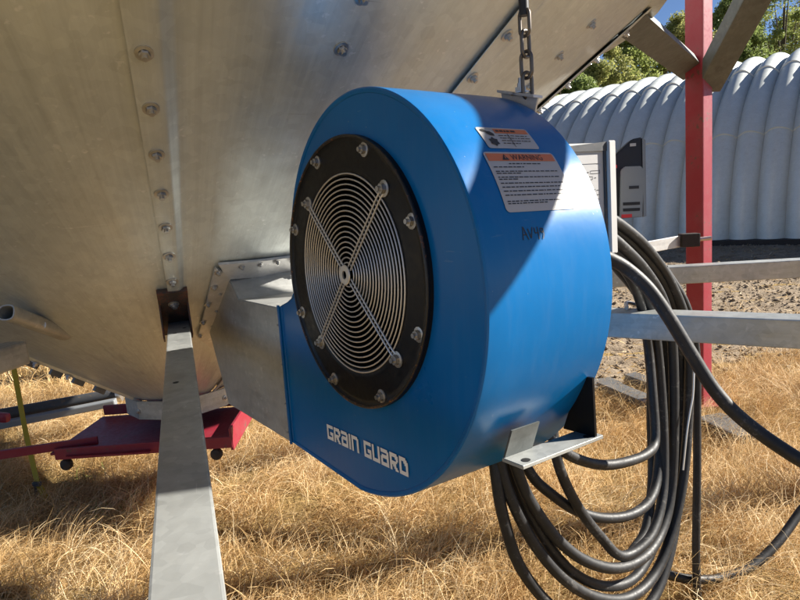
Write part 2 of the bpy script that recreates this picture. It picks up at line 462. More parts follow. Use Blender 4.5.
bar('end_plate', (-.848, 2.70, ZG + .02), (-.856, 3.235, ZG + .03), .014, .11, M['red_worn'], gate, bevel=.003)
for x, y in ((-.93, 2.685), (-1.66, 2.71)):
    V, Fc = lathe_geo([(.0, -.02), (.024, -.016), (.028, -.010), (.028, .010), (.024, .016), (0, .02)], 16)
    o = link_mesh('roller', V, Fc, M['rust_dark'], None, 30); o.matrix_basis = mx((x, y + .03, ZG - .052), (.1, 1, 0)); put_under(o, gate)
bar('gate_handle', at_z(-60, 464, ZG + .035), at_z(98, 440, ZG + .035), .02, .042, M['red_worn'], gate, bevel=.004)
prism('gate_tongue', [at_z(66, 446, ZG + .0), at_z(100, 424, ZG + .0), at_z(150, 420, ZG + .0), at_z(150, 452, ZG + .0), at_z(66, 457, ZG + .0)], (0, 0, -.008), M['red_worn'], gate)

# radial braces at leg height
ZB = 1.03
def radial(az, r0, r1, w=.08, h=.076, m='galv', name='radial_brace'):
    a = R(az); d = np.array([math.cos(a), math.sin(a), 0]); b = np.array([AP[0], AP[1], ZB - h / 2])
    o = bar(name, b + d * r0, b + d * r1, w, h, M[m], binr, bevel=.0035); return o, d, b
_f, _n = at_z(178.5, 318, ZB), at_z(186.5, 600, ZB)
dA = nrm(_n - _f); bA = _f - dA * 1.03 - np.array([0, 0, .038])
brA = bar('radial_brace', bA + dA * .985, bA + dA * 3.05, .074, .076, M['galv'], binr, bevel=.0035)
brB, dB, bB = radial(-35.8, .93, 3.29)
brC, dC, bC = radial(-11.2, .93, 3.03)
def clip(az, par):
    """folded sheet clip that carries the inner end of a brace on the cone"""
    a = R(az); d = np.array([math.cos(a), math.sin(a), 0]); s = np.array([-math.sin(a), math.cos(a), 0])
    for sg in (-1, 1):
        c = [cone(az, .90, .006) , cone(az, 1.035, .006)]
        poly = [c[0] + s * sg * .045, c[1] + s * sg * .045, np.array([*(AP[:2] + d[:2] * 1.075), ZB - .03]) + s * sg * .045, np.array([*(AP[:2] + d[:2] * .98), ZB - .06]) + s * sg * .045]
        prism('clip_plate', poly, s * sg * .005, M['clip'], par)
    prism('clip_plate', [cone(az, .84, .003) + s * .05, cone(az, .84, .003) - s * .05, cone(az, 1.09, .003) - s * .05, cone(az, 1.09, .003) + s * .05], cone_n(az) * .019, M['clip'], par)
    bolt(cone(az, 1.03, .023), cone_n(az), par, 1.1)
clip(-68.9, brA); clip(-35.8, brB); clip(-11.2, brC)
# two punched holes and a bolt hole on the near brace
for rr, off in ((1.36, -.012), (1.28, .018), (2.02, -.01)):
    V, Fc = lathe_geo([(0, 0), (.006, 0), (.0072, .0006), (.0, .0007)], 10)
    o = link_mesh('punched_hole', V, Fc, M['dark'], None, 40)
    s = np.array([-dA[1], dA[0], 0]); o.matrix_basis = Matrix.Translation(Vector(bA + dA * rr + s * off + np.array([0, 0, .0382]))); put_under(o, brA)
# left brace: open channel with a clip lug bolted to the cone
aL = R(-101); dL = np.array([math.cos(aL), math.sin(aL), 0]); bL = np.array([AP[0], AP[1], ZB])
sL = np.array([-dL[1], dL[0], 0])
brL = bar('radial_brace', bL + dL * 1.00 - np.array([0, 0, .045]), bL + dL * 3.0 - np.array([0, 0, .045]), .085, .085, M['galv'], binr, bevel=.01)
nL = cone_n(-98)
b0, b1 = cone_hit(13, 293)[0] + nL * .07, cone_hit(64, 336)[0] - nL * .01
def sleeve(p, q, r, t):
    x, y, z = frame(q - p); V = []; Fc = []; k_ = 20; prof = []
    for k in range(k_):
        a = 2 * math.pi * k / k_; e = 1 / max(abs(math.cos(a)), abs(math.sin(a))) ; e = 1 + (e - 1) * .45
        prof.append((math.cos(a) * e, math.sin(a) * e))
    for pt, rr in ((q, r), (p, r), (p, r - t), (p + (q - p) * .8, r - t)):
        for a, b in prof: V.append(pt + x * a * rr + y * b * rr)
    for i in range(3):
        for k in range(k_): Fc.append((i * k_ + k, i * k_ + (k + 1) % k_, (i + 1) * k_ + (k + 1) % k_, (i + 1) * k_ + k))
    Fc.append(tuple(3 * k_ + k for k in range(k_)))
    return link_mesh('clip_sleeve', V, Fc, M['galv'], brL, 40)
sleeve(b0, b1, .026, .004)
bolt((b0 * .45 + b1 * .55) + nrm(O - b1) * .027, nrm(O - b1), brL, 1.0)
# red legs and galvanized upper bracing
POST_A = .106
def post(az, r, top=3.0, yaw=-54):
    x, y = AP[0] + r * math.cos(R(az)), AP[1] + r * math.sin(R(az))
    s = np.array([math.cos(R(yaw)), math.sin(R(yaw)), 0])
    o = bar('support_post', (x, y, .02), (x, y, top), POST_A, POST_A, M['red'], binr, up=s, bevel=.008)
    bar('foot_plate', (x - .12, y, .03), (x + .12, y, .03), .22, .014, M['red'], o, bevel=.002)
    return o, np.array([x, y, 0])
pD, xyD = post(9.2, 3.012)
pC, xyC = post(-12.5, 3.09, 3.6); pB, xyB = post(-35.8, 3.35, 3.5)
for az in (45, 78, 108, 172, 212): post(az, 3.0)
# diagonal from leg D up to leg C, and its twin from leg B up to leg C
d0 = at(700, 84, 3.52); d1 = at(757, -25, 2.95)
d1 = d0 + (d1 - d0) * 1.15
def diag(a, b, w=.15, h=.085):
    d = nrm(b - a); v = nrm((O - a) - d * ((O - a) @ d)); s_ = np.cross(d, v)
    return bar('diagonal_brace', a, b, w, h, M['brace_dark'], binr, side=nrm(s_ * .80 - v * .60), bevel=.006)
diag(d0 + nrm(d1 - d0) * -.05 + np.array([.0, -.10, 0]), d1 + np.array([.0, -.10, 0]))
prism('gusset', [at(700, 88, 3.47), at(712, 72, 3.47), at(712, 92, 3.47), at(703, 101, 3.47)], (.0, -.012, .004), M['red'], pD, .002)
prism('gusset', [at(698, 64, 3.47), at(713, 70, 3.45), at(711, 93, 3.45), at(698, 99, 3.47)], (.0, .012, .004), M['red'], pD, .002)
# strut from the rim down to leg D
s0 = cone_hit(630, 24)[0]; s1 = at(694, 74, 3.50)
channel('rim_strut', s0 + np.array([.0, -.02, -.01]), s1, 0.125, .05, .006, M['brace_dark'], binr, nrm(O + np.array([0, 0, -.9]) - s0), -1)
# brace leg B -> up along the bay (throws the band of shade across the fan)
K0 = np.array([1.51, 1.117, 2.043]); K1 = np.array([1.84, 2.307, 3.004])
diag_b = channel('diagonal_brace', K0, K1, .15, .055, .006, M['galv'], binr, nrm(np.cross(K1 - K0, np.cross(K1 - K0, SD))), 1)
# short tie with clamp at leg D
t0 = at(622, 252, 3.2); t1 = at(684, 240.5, 3.4)
tie = bar('tie_bar', t0, t1, .012, .065, M['galv_pale'], binr, bevel=.003)
V_, F_ = tube_geo(np.array([at(684, 241, 3.39), at(711, 238, 3.36)]), .012, 8); link_mesh('clamp_bolt', V_, F_, M['bolt'], tie, 40)
bar('clamp', at(680, 240.5, 3.38), at(698, 239.5, 3.38), .06, .075, M['rust_dark'], tie, bevel=.006)

# ------------------------------------------------------------------ fan
FC = np.array([-.11638814, 1.39547644, 1.24542472])
fu = np.array([.55263424, -.83103687, .03425082]); fn = np.array([-.83169152, -.55167692, .03379036]); fv = np.array([.00921144, .04729224, .99883862])
def fp(a, b, w=0.): return FC + fu * a + fv * b - fn * w          # fan coordinates: right, up, depth
FW = .335
fan = thing('aeration_fan', 'big blue centrifugal fan with black ring inlet and wire guard hung beside the hopper', 'fan', tuple(fp(0, -.53, .17)))
TH = np.array([-95, -85, -60, -35, -10, 15, 40, 65, 90, 115, 144, 170, 180.])
RR = np.array([.540, .531, .510, .493, .484, .471, .449, .422, .393, .364, .333, .311, .304])
_c = np.polyfit(TH, RR, 5)
def srad(t): return float(np.polyval(_c, t))
def outline():
    pts = [(srad(t) * math.cos(R(t)), srad(t) * math.sin(R(t))) for t in np.linspace(-93, 180, 92)]
    pts += [(-.313, -.035), (-.322, -.058), (-.343, -.076), (-.372, -.088), (-.405, -.097), (-.435, -.106)]
    pts += [(-.435, -.21), (-.435, -.315), (-.435, -.42), (-.435, -.521)]
    p0 = pts[0]
    pts += [(-.435 + (p0[0] + .435) * k / 8, -.521 + (p0[1] + .521) * k / 8) for k in range(1, 8)]
    return pts
OUT = outline()
def housing():
    n_ = len(OUT); V = []; Fc = []
    def loop(f): 
        i0 = len(V)
        for p in OUT: V.append(f(p))
        return i0
    def sc(p, d):                         # inset towards the centre by d
        l = math.hypot(*p); return p[0] * (1 - d / l), p[1] * (1 - d / l)
    rh = .222
    L = []
    def hole(w, r):
        i0 = len(V)
        for p in OUT:
            a = math.atan2(p[1], p[0]); V.append(fp(r * math.cos(a), r * math.sin(a), w))
        return i0
    L.append(hole(.02, rh + .012)); L.append(hole(.003, rh + .014))
    L.append(loop(lambda p: fp(*sc(p, .013), .003))); L.append(loop(lambda p: fp(*sc(p, .011), .0005)))
    L.append(loop(lambda p: fp(*sc(p, .004), -.001))); L.append(loop(lambda p: fp(*sc(p, .0005), .0012)))
    L.append(loop(lambda p: fp(*p, .005)))
    for w in (.06, .12, .18, .24, .30): L.append(loop(lambda p, w=w: fp(*p, w)))
    L.append(loop(lambda p: fp(*p, FW - .004))); L.append(loop(lambda p: fp(*sc(p, .004), FW)))
    for a, b in zip(L[:-1], L[1:]):
        for k in range(n_):
            l = (k + 1) % n_; Fc.append((a + k, a + l, b + l, b + k))
    Fc.append(tuple(L[-1] + k for k in range(n_)))
    o = link_mesh('housing', V, Fc, M['blue'], fan, 35)
    bm = bmesh.new(); bm.from_mesh(o.data); bmesh.ops.recalc_face_normals(bm, faces=bm.faces[:]); bm.to_mesh(o.data); bm.free()
    return o
hous = housing()
# bead along the back edge of the wrapper
# inlet ring
def fr(a, b, w=0.): return fp(a + .013, b, w)
def ring():
    prof = [(.205, .17), (.214, .06), (.222, .004), (.224, -.003), (.232, -.007), (.245, -.0065), (.292, -.0055), (.300, -.006), (.307, -.010), (.312, -.009), (.313, .0), (.3135, .004)]
    V = []; Fc = []; seg = 96
    for r, w in prof:
        for k in range(seg):
            a = 2 * math.pi * k / seg; V.append(fr(r * math.cos(a), r * math.sin(a), w))
    for i in range(len(prof) - 1):
        for k in range(seg):
            l = (k + 1) % seg; Fc.append((i * seg + k, i * seg + l, (i + 1) * seg + l, (i + 1) * seg + k))
    o = link_mesh('inlet_ring', V, Fc, M['black'], fan, 40)
    # chipped rim bead
    th = np.linspace(0, 2 * math.pi, 121)[:-1]
    Vb, Fb = tube_geo(np.array([fr(.3095 * math.cos(a), .3095 * math.sin(a), -.009) for a in th]), .0040, 8, True)
    link_mesh('rim_bead', Vb, Fb, M['black_rust'], o, 60)
    return o
rng = ring()
for k in range(8):
    a = R(112.5 - .7 - 45 * k); bolt(fr(.29 * math.cos(a), .29 * math.sin(a), -.0058), fn, rng, .95)
# wheel inside
Vw, Fw = [], []
for r, w in ((.3, .19), (.05, .2), (.05, .10), (.02, .09), (.0, .09)):
    for k in range(32):
        a = 2 * math.pi * k / 32; Vw.append(fr(r * math.cos(a), r * math.sin(a), w))
for i in range(4):
    for k in range(32): Fw.append((i * 32 + k, i * 32 + (k + 1) % 32, (i + 1) * 32 + (k + 1) % 32, (i + 1) * 32 + k))
wheel = link_mesh('fan_wheel', Vw, Fw, M['dark'], fan, 30)
for k in range(10):
    a = 2 * math.pi * k / 10
    e = lambda r, b: (r * math.cos(a + b), r * math.sin(a + b))
    prism('blade', [fr(*e(.11, 0), .188), fr(*e(.155, -.25), .188), fr(*e(.2, -.6), .188), fr(*e(.2, -.6), .10), fr(*e(.155, -.25), .09), fr(*e(.12, -.03), .09)][::1], fu * .002, M['dark'], wheel)
# wire guard
fr0 = fr
def fr(a, b, w=0.): return fp(a + .019, b, w)
guard = link_mesh('wire_guard', *tube_geo(np.array([fr(.228 * math.cos(a), .228 * math.sin(a), -.0085) for a in np.linspace(0, 2 * math.pi, 97)[:-1]]), .0021, 6, True), M['wire'], fan, 60)
NR = 17
for i in range(NR):
    r = .028 + (.228 - .028) * i / NR
    dome = -.0085 - .002 * (1 - (r / .228) ** 2)
    link_mesh('guard_ring', *tube_geo(np.array([fr(r * math.cos(a), r * math.sin(a), dome) for a in np.linspace(0, 2 * math.pi, 65 if r > .1 else 33)[:-1]]), .0019, 6, True), M['wire'], guard, 60)
for k in range(4):
    a = R(135 + .54 * 10 * .1 - 90 * k); c, s = math.cos(a), math.sin(a)
    for sg in (-1, 1):
        pts = [fr(c * r - s * sg * .0058, s * r + c * sg * .0058, -.0115 - .002 * (1 - min(1, r / .228) ** 2) + (.004 if r > .24 else 0)) for r in (.02, .09, .16, .225, .243, .252)]
        tube('guard_spoke', pts, .0021, M['wire'], guard, 6, 4)
    bolt(fr(c * .25, s * .25, -.0068), fn, guard, 1.05)
V_, F_ = lathe_geo([(.010, 0), (.022, 0), (.0235, .002), (.022, .004), (.010, .004), (.010, 0)], 24)
o = link_mesh('guard_hub', V_, F_, M['wire'], None, 30); o.matrix_basis = mx(fr(0, 0, -.0165), fn); put_under(o, guard)
# lettering on the side sheet
GLY = {'G': ['########', '########', '##......', '##......', '##..####', '##..####', '##....##', '########', '########'],
       'R': ['#######.', '########', '##...###', '##....##', '#######.', '######..', '##.###..', '##..###.', '##...###'],
       'A': ['#######.', '########', '......##', '.#######', '########', '##....##', '##....##', '########', '########'],
       'I': ['##'] * 9,
       'N': ['#######.', '########'] + ['##....##'] * 7,
       'U': ['##....##'] * 7 + ['########', '########'],
       'D': ['######..', '#######.', '##..####', '##...###', '##....##', '##....##', '##....##', '########', '########']}
def letters():
    cw, ch = .0325 / 8, .0405 / 9
    ang = R(1.4); par = None
    for word, u0 in (('GRAIN', -.186), ('GUARD', .008)):
        x = u0
        wid = (.168 if word == 'GRAIN' else .186)
        units = sum(len(GLY[c][0]) for c in word) + 1.2 * 4
        cw = wid / units
        for c in word:
            g = GLY[c]; V = []; Fc = []
            for j, row in enumerate(g):
                i = 0
                while i < len(row):
                    if row[i] == '#':
                        k = i
                        while k < len(row) and row[k] == '#': k += 1
                        b = len(V)
                        for xx, yy in ((i, j + 1), (k, j + 1), (k, j), (i, j)):
                            X = x + xx * cw; Y = -yy * ch
                            V.append(fp(X, -.4005 + Y + (X) * math.tan(ang), .0005))
                        Fc.append((b, b + 1, b + 2, b + 3)); i = k
                    else: i += 1
            x += (len(g[0]) + 1.2) * cw
            bm = bmesh.new(); vs = [bm.verts.new(tuple(v)) for v in V]
            for f in Fc: bm.faces.new([vs[i] for i in f])
            bmesh.ops.remove_doubles(bm, verts=bm.verts[:], dist=1e-5)
            bm_obj('letter', bm, M['letter'], fan)
letters()
# drum surface for stickers
def drum(t, w, off=0.):
    r = srad(t) + off; return fp(r * math.cos(R(t)), r * math.sin(R(t)), w)
def deg(s, t0): return t0 - math.degrees(s / srad(t0 - math.degrees(s / .465) / 2))   # arc length down from t0
def patch(name, t0, w0, w1, s0, s1, off, m, parent, nx=6, ny=6, skew=0., corner=.0):
    V = []; Fc = []
    for j in range(ny + 1):
        for i in range(nx + 1):
            s = s0 + (s1 - s0) * j / ny; w = w0 + (w1 - w0) * i / nx
            V.append(drum(deg(s, t0), w, off))
    for j in range(ny):
        for i in range(nx):
            a = j * (nx + 1) + i; Fc.append((a, a + nx + 1, a + nx + 2, a + 1))
    return link_mesh(name, V, Fc, m, parent, 60)
def rounded_patch(name, t0, w0, w1, s0, s1, off, m, parent, rad_=.01):
    poly = []
    for cx, cy, a0 in ((w1 - rad_, s0 + rad_, -90), (w1 - rad_, s1 - rad_, 0), (w0 + rad_, s1 - rad_, 90), (w0 + rad_, s0 + rad_, 180)):
        for k in range(5):
            a = R(a0 + 22.5 * k); poly.append((cx + rad_ * math.cos(a), cy + rad_ * math.sin(a)))
    # strips along the arc so that the sheet follows the drum
    ys = np.unique(np.concatenate([np.linspace(s0, s1, 12), [p[1] for p in poly]])); V = []; Fc = []
    for y in ys:
        d = 0
        if y < s0 + rad_: d = rad_ - math.sqrt(max(0, rad_ ** 2 - (s0 + rad_ - y) ** 2))
        if y > s1 - rad_: d = rad_ - math.sqrt(max(0, rad_ ** 2 - (y - s1 + rad_) ** 2))
        V += [drum(deg(y, t0), w0 + d, off), drum(deg(y, t0), w1 - d, off)]
    for j in range(len(ys) - 1): Fc.append((2 * j, 2 * j + 2, 2 * j + 3, 2 * j + 1))
    return link_mesh(name, V, Fc, m, parent, 60)
def text_geo(s, size):
    cu = bpy.data.curves.new('t', 'FONT'); cu.body = s; cu.size = size; cu.resolution_u = 2
    o = bpy.data.objects.new('t', cu); COL.objects.link(o); bpy.context.view_layer.update()
    me = o.to_mesh(); V = [tuple(v.co) for v in me.vertices]; Fc = [tuple(p.vertices) for p in me.polygons]
    o.to_mesh_clear(); bpy.data.objects.remove(o); return V, Fc
def words(x0, x1, y, h, rg):
    """row of short strokes that reads as small print: list of rects"""
    out = []; x = x0
    while x < x1 - .004:
        l = min(rg.uniform(.004, .013), x1 - x); out.append((x, x + l, y, y + h)); x += l + rg.uniform(.0018, .003)
    return out
def drum_rects(name, rects, t0, off, m, parent):
    V = []; Fc = []
    for a, b, y0, y1 in rects:
        i = len(V); V += [drum(deg(y0, t0), a, off), drum(deg(y1, t0), a, off), drum(deg(y1, t0), b, off), drum(deg(y0, t0), b, off)]; Fc.append((i, i + 1, i + 2, i + 3))
    return link_mesh(name, V, Fc, m, parent)
T0 = 28.9
lab = rounded_patch('warning_sticker', T0, .074, .259, .0, .126, .0012, M['sticker'], fan, .009)
patch('warning_band', T0, .079, .254, .004, .0215, .0018, M['orange'], lab, 4, 3)
V_, F_ = text_geo('WARNING', .0185); wx = max(v[0] for v in V_)
link_mesh('warning_word', [drum(deg(.0192 - y, T0), .138 + x * (.083 / wx), .0024) for x, y, z in V_], F_, M['ink'], lab)
link_mesh('alert_triangle', [drum(deg(y, T0), x, .0024) for x, y in ((.114, .0195), (.1315, .0195), (.1228, .006))], [(0, 1, 2)], M['ink'], lab)
link_mesh('alert_mark', [drum(deg(y, T0), x, .0028) for x, y in ((.1218, .016), (.1238, .016), (.1238, .0105), (.1218, .0105))], [(0, 1, 2, 3)], M['orange'], lab)
rg = random.Random(3); rc = words(.125, .208, .0265, .0022, rg)
for y, x1, ln in ((.034, .16, 1), (.0435, .245, 1), (.0478, .15, 1), (.056, .246, 1), (.0603, .135, 1), (.0685, .247, 1), (.0765, .235, 1), (.0845, .246, 1), (.0925, .24, 1), (.1045, .247, 1), (.1088, .19, 1), (.1185, .248, 0)):
    rc += words(.083 if ln else .225, x1, y, .0021, rg)
drum_rects('small_print', rc, T0, .0018, M['ink'], lab)
T1 = 37.4
lb2 = rounded_patch('caution_sticker', T1, .098, .232, .0, .058, .0012, M['sticker'], fan, .006)
patch('caution_band', T1, .139, .228, .004, .017, .0018, M['orange'], lb2, 4, 2)
drum_rects('caution_print', words(.143, .2, .008, .005, rg) + words(.142, .22, .023, .002, rg) + words(.142, .224, .030, .002, rg) + words(.142, .222, .037, .002, rg) + words(.142, .19, .044, .002, rg) + [(.168, .1695, .018, .055)], T1, .0024, M['ink'], lb2)
# pictogram: a hand over a wheel
pic = []
for k in range(9):
    a = R(40 * k); x, y = .121 + .011 * math.cos(a), .030 + .011 * math.sin(a); pic.append((x - .003, x + .003, y - .003, y + .003))
def poly_on_drum(name, pts, t0, off, m, parent):
    return link_mesh(name, [drum(deg(y, t0), x, off) for x, y in pts], [tuple(range(len(pts)))[::-1]], m, parent)
poly_on_drum('pictogram_hand', [(.104, .008), (.112, .006), (.119, .012), (.127, .013), (.133, .02), (.131, .026), (.122, .024), (.117, .02), (.114, .014), (.107, .013)], T1, .0024, M['ink'], lb2)
poly_on_drum('pictogram_wheel', [(.121 + .010 * math.cos(R(30 * k)) * (1.25 if k % 2 else .85), .041 + .010 * math.sin(R(30 * k)) * (1.25 if k % 2 else .85)) for k in range(12)], T1, .0024, M['ink'], lb2)
# hand-written mark in marker pen
def stroke(pts, wd=.0022):
    V = []; Fc = []
    P = np.array(pts)
    for i in range(len(P) - 1):
        d = nrm(P[i + 1] - P[i]); q = np.array([-d[1], d[0]]) * wd / 2; b = len(V)
        for p in (P[i] - q, P[i] + q, P[i + 1] + q, P[i + 1] - q): V.append(drum(10 - math.degrees(p[1] / .475), p[0], .0008 + .00012 * i))
        Fc.append((b, b + 1, b + 2, b + 3))
    return V, Fc
V_, F_ = [], []
for st in ([(.098, .024), (.103, .0), (.112, .024)], [(.100, .015), (.110, .014)], [(.114, .004), (.119, .022), (.126, .002)],
           [(.131, .003), (.131, .013), (.139, .013)], [(.139, .002), (.139, .025)],
           [(.152, .006), (.146, .005), (.145, .011), (.151, .013), (.152, .006), (.152, .017), (.148, .025)]):
    v_, f_ = stroke(st); b = len(V_); V_ += v_; F_ += [tuple(b + i for i in f) for f in f_]
link_mesh('marker_writing', V_, F_, M['ink'], fan)
# outlet transition duct to the cone
duct_poly = [(-.4365, -.108), (-.79, -.101), (-.885, -.03), (-1.19, -.258), (-1.03, -.521), (-.4365, -.5225)]
def duct():
    pts = [(-.4365, -.108, .0), (-.79, -.101, 0.), (-.886, -.022, 0), (-1.185, -.250, 0), (-1.025, -.521, 0), (-.4365, -.523, 0)]
    V = [fp(a, b, -.001) for a, b, w in pts]
    Bk = []
    for (a, b, w) in pts: Bk.append(fp(a, b, FW - .002))
    # the back edge follows the cone: push points back to the cone surface
    V += Bk; n_ = len(pts); Fc = [tuple(range(n_)), tuple(range(n_, 2 * n_))[::-1]] + [(k, n_ + k, n_ + (k + 1) % n_, (k + 1) % n_) for k in range(n_)]
    bm = bmesh.new(); vs = [bm.verts.new(tuple(v)) for v in V]
    for f in Fc: bm.faces.new([vs[i] for i in f])
    bmesh.ops.recalc_face_normals(bm, faces=bm.faces[:])
    bmesh.ops.bevel(bm, geom=bm.edges[:], offset=.003, segments=2, affect='EDGES')
    return bm_obj('transition_duct', bm, M['duct'], fan, None)
dct = duct()
def on_cone_strip(name, pxs_a, pxs_b, th, m, parent, lift=.004):
    A_ = [cone_hit(*p) for p in pxs_a]; B_ = [cone_hit(*p) for p in pxs_b]
    poly = [q + cone_n(a) * lift for q, a, r in A_] + [q + cone_n(a) * lift for q, a, r in B_][::-1]
    return prism(name, poly, cone_n(A_[0][1]) * th, m, parent, .0015)
fl = on_cone_strip('flange', [(214, 264), (206, 297), (197, 335)], [(230, 272), (222, 303), (211, 345)], .010, M['galv_pale'], dct, .008)
for p in ((217, 268), (213, 283), (207, 300), (202, 318), (199, 331)):
    q, a, r = cone_hit(*p); bolt(q + cone_n(a) * .018, cone_n(a), fl, .85)
for p in ((219, 290), (215, 307), (211, 322)):
    q, a, r = cone_hit(*p); bolt(q + cone_n(a) * .018, cone_n(a), fl, .5)
fl2 = on_cone_strip('flange', [(217, 260), (255, 257), (300, 252), (345, 247)], [(226, 275), (258, 273), (300, 268), (345, 264)], .010, M['galv_pale'], dct, .010)
for p in ((240, 262), (258, 260), (275, 258), (290, 257)):
    q, a, r = cone_hit(*p); bolt(q + cone_n(a) * .02, cone_n(a), fl2, .7)
bar('joint_strip', fp(-.434, -.10, -.0035), fp(-.434, -.524, -.0035), .012, .005, M['blue'], dct, up=fn, bevel=.001)
for b in (-.16, -.28, -.40, -.49): bolt(fp(-.445, b, -.003), fn, dct, .3)
# mounting foot under the drum
foot = prism('mounting_foot', [fp(.395, -.360, .088), fp(.452, -.360, .088), fp(.452, -.368, .088), fp(.395, -.368, .088)], -fn * .235, M['galv'], fan, .0012)
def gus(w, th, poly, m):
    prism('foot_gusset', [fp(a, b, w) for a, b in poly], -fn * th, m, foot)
gus(.300, .006, [(.365, -.361), (.449, -.361), (.447, -.235), (.43, -.235), (.39, -.30)], M['black'])  # black here is the plate's shade put into its colour
prism('foot_skirt', [fp(.395, -.360, .092), fp(.400, -.360, .092), fp(.424, -.300, .092), fp(.419, -.300, .092)], -fn * .075, M['brace_dark'], foot)  # darker steel colour stands in for shade on the skirt
for w in (.112, .292):
    V_, F_ = lathe_geo([(0, 0), (.008, 0), (.009, .0008), (0, .001)], 12); o = link_mesh('slot_hole', V_, F_, M['dark'], None, 40)
    o.matrix_basis = mx(fp(.436, -.3598, w), fv); put_under(o, foot)
# hanger bracket
def fpx(px, py, w):
    d = ray(px, py); t = ((FC - fn * w - O) @ fn) / (d @ fn); q = O + d * t - FC; return q @ fu, q @ fv
h0 = fpx(500, 94, .30); h1 = fpx(540, 97, .345)
hb = [fpx(503, 93, .345), fpx(540, 98, .345), fpx(537, 113, .345), fpx(507, 113, .345)]
hang = prism('hanger_bracket', [fp(a, b, .338) for a, b in hb], -fn * .006, M['galv_pale'], fan, .001)
prism('hanger_plate', [fp(hb[0][0], hb[0][1], .325), fp(hb[1][0], hb[1][1], .325), fp(hb[1][0], hb[1][1] + .006, .325), fp(hb[0][0], hb[0][1] + .006, .325)], -fn * .03, M['galv_pale'], hang, .001)
# motor behind the drum
V_, F_ = lathe_geo([(.0, 0), (.12, 0), (.13, .01)] + [(.13 + (.008 if i % 2 else 0), .02 + .012 * i) for i in range(20)] + [(.12, .27), (.0, .29)], 28)
mo = link_mesh('motor', V_, F_, M['grey_box'], None, 30); mo.matrix_basis = mx(fp(0, 0, FW + .002), -fn); put_under(mo, fan)
# control cabinet standing out past the back of the drum, face towards the sun
cN = nrm([.50, -.86, 0]); cT = nrm(np.array([-cN[1], cN[0], 0])); cP = at(612, 200, 1.52)
def cab(x, y, d=0.): return cP + cT * x + np.array([0, 0, 1]) * y - cN * d
zt = at(612, 143, 1.52)[2] - cP[2]; zb = at(612, 252, 1.52)[2] - cP[2]
cabinet = prism('control_cabinet', [cab(-.24, zb), cab(-.004, zb), cab(-.004, zt), cab(-.24, zt)], -cN * .13, M['white'], fan, .003)
prism('door_edge', [cab(-.022, zb - .004, -.002), cab(.002, zb - .004, -.002), cab(.002, zt + .004, -.002), cab(-.022, zt + .004, -.002)], cN * .012, M['white'], cabinet, .002)
prism('door_gasket', [cab(-.030, zb, -.001), cab(-.0225, zb, -.001), cab(-.0225, zt - .0, -.001), cab(-.030, zt - .0, -.001)], cN * .004, M['steel_dark'], cabinet)
prism('cabinet_hood', [cab(-.24, zt - .02, -.001), cab(-.0225, zt - .02, -.001), cab(-.0225, zt + .002, -.001), cab(-.24, zt - .012, -.001)], cN * .006, M['steel_dark'], cabinet)
prism('wiring_label', [cab(-.20, zb + .03, -.0006), cab(-.034, zb + .03, -.0006), cab(-.034, zt - .052, -.0006), cab(-.20, zt - .052, -.0006)], cN * .001, M['sticker'], cabinet)
prism('label_header', [cab(-.20, zt - .049, -.0006), cab(-.034, zt - .049, -.0006), cab(-.034, zt - .026, -.0006), cab(-.20, zt - .026, -.0006)], cN * .001, M['sticker'], cabinet)
V_ = []; F_ = []
def crect(x0, x1, y0, y1):
    b = len(V_); V_.extend([cab(x0, y0, -.0022), cab(x1, y0, -.0022), cab(x1, y1, -.0022), cab(x0, y1, -.0022)]); F_.append((b, b + 1, b + 2, b + 3))
def cbox(x0, x1, y0, y1, t=.0012):
    crect(x0, x1, y0, y0 + t); crect(x0, x1, y1 - t, y1); crect(x0, x0 + t, y0 + t, y1 - t); crect(x1 - t, x1, y0 + t, y1 - t)
yl = zt - .066
cbox(-.078, -.044, yl - .008, yl); crect(-.094, -.083, yl - .005, yl - .003); cbox(-.13, -.098, yl - .008, yl)
cbox(-.092, -.070, yl - .022, yl - .014); crect(-.064, -.058, yl - .019, yl - .017)
for i in range(5):
    yy = yl - .045 - i * .011; cbox(-.080, -.062, yy - .007, yy); crect(-.058, -.048, yy - .004, yy - .0025); crect(-.095, -.085, yy - .004, yy - .0025)
for k in range(16):
    a0, a1 = R(22.5 * k), R(22.5 * (k + 1)); b = len(V_); cx, cy = -.061, yl - .115
    V_.extend([cab(cx + r * math.cos(a), cy + r * math.sin(a) * 1.3, -.0022) for r, a in ((.009, a0), (.0115, a0), (.0115, a1), (.009, a1))]); F_.append((b, b + 1, b + 2, b + 3))
crect(-.066, -.056, yl - .121, yl - .118); crect(-.066, -.0635, yl - .1175, yl - .111); crect(-.066, -.056, yl - .1105, yl - .108)
link_mesh('label_print', V_, F_, M['ink'], cabinet)
# starter box behind it
def bxp(px, py, d): return at(px, py, d)
DS = 1.66
sN = nrm([-.25, -.97, 0])
sbx = prism('starter_box', [bxp(610, 160, DS), bxp(632, 139, DS), bxp(642, 137, DS), bxp(643, 166, DS), bxp(640, 217, DS), bxp(611, 216, DS)], -sN * .10, M['plastic'], fan, .003)
prism('starter_cover', [bxp(621, 170, DS - .02), bxp(625, 166.5, DS - .02), bxp(641, 166, DS - .02), bxp(644, 170, DS - .02), bxp(642.5, 217, DS - .02), bxp(620, 219, DS - .02)], -sN * .02, M['grey_box'], sbx, .002)
for y in (202.5, 208.5): prism('cover_slot', [bxp(623, y, DS - .0212), bxp(640, y - .8, DS - .0212), bxp(640, y + 2.2, DS - .0212), bxp(623, y + 3, DS - .0212)], -sN * .002, M['dark'], sbx)
prism('red_sticker', [bxp(621.5, 214.5, DS - .0212), bxp(632, 214, DS - .0212), bxp(632, 217.3, DS - .0212), bxp(621.5, 218, DS - .0212)], -sN * .0008, M['redprint'], sbx)
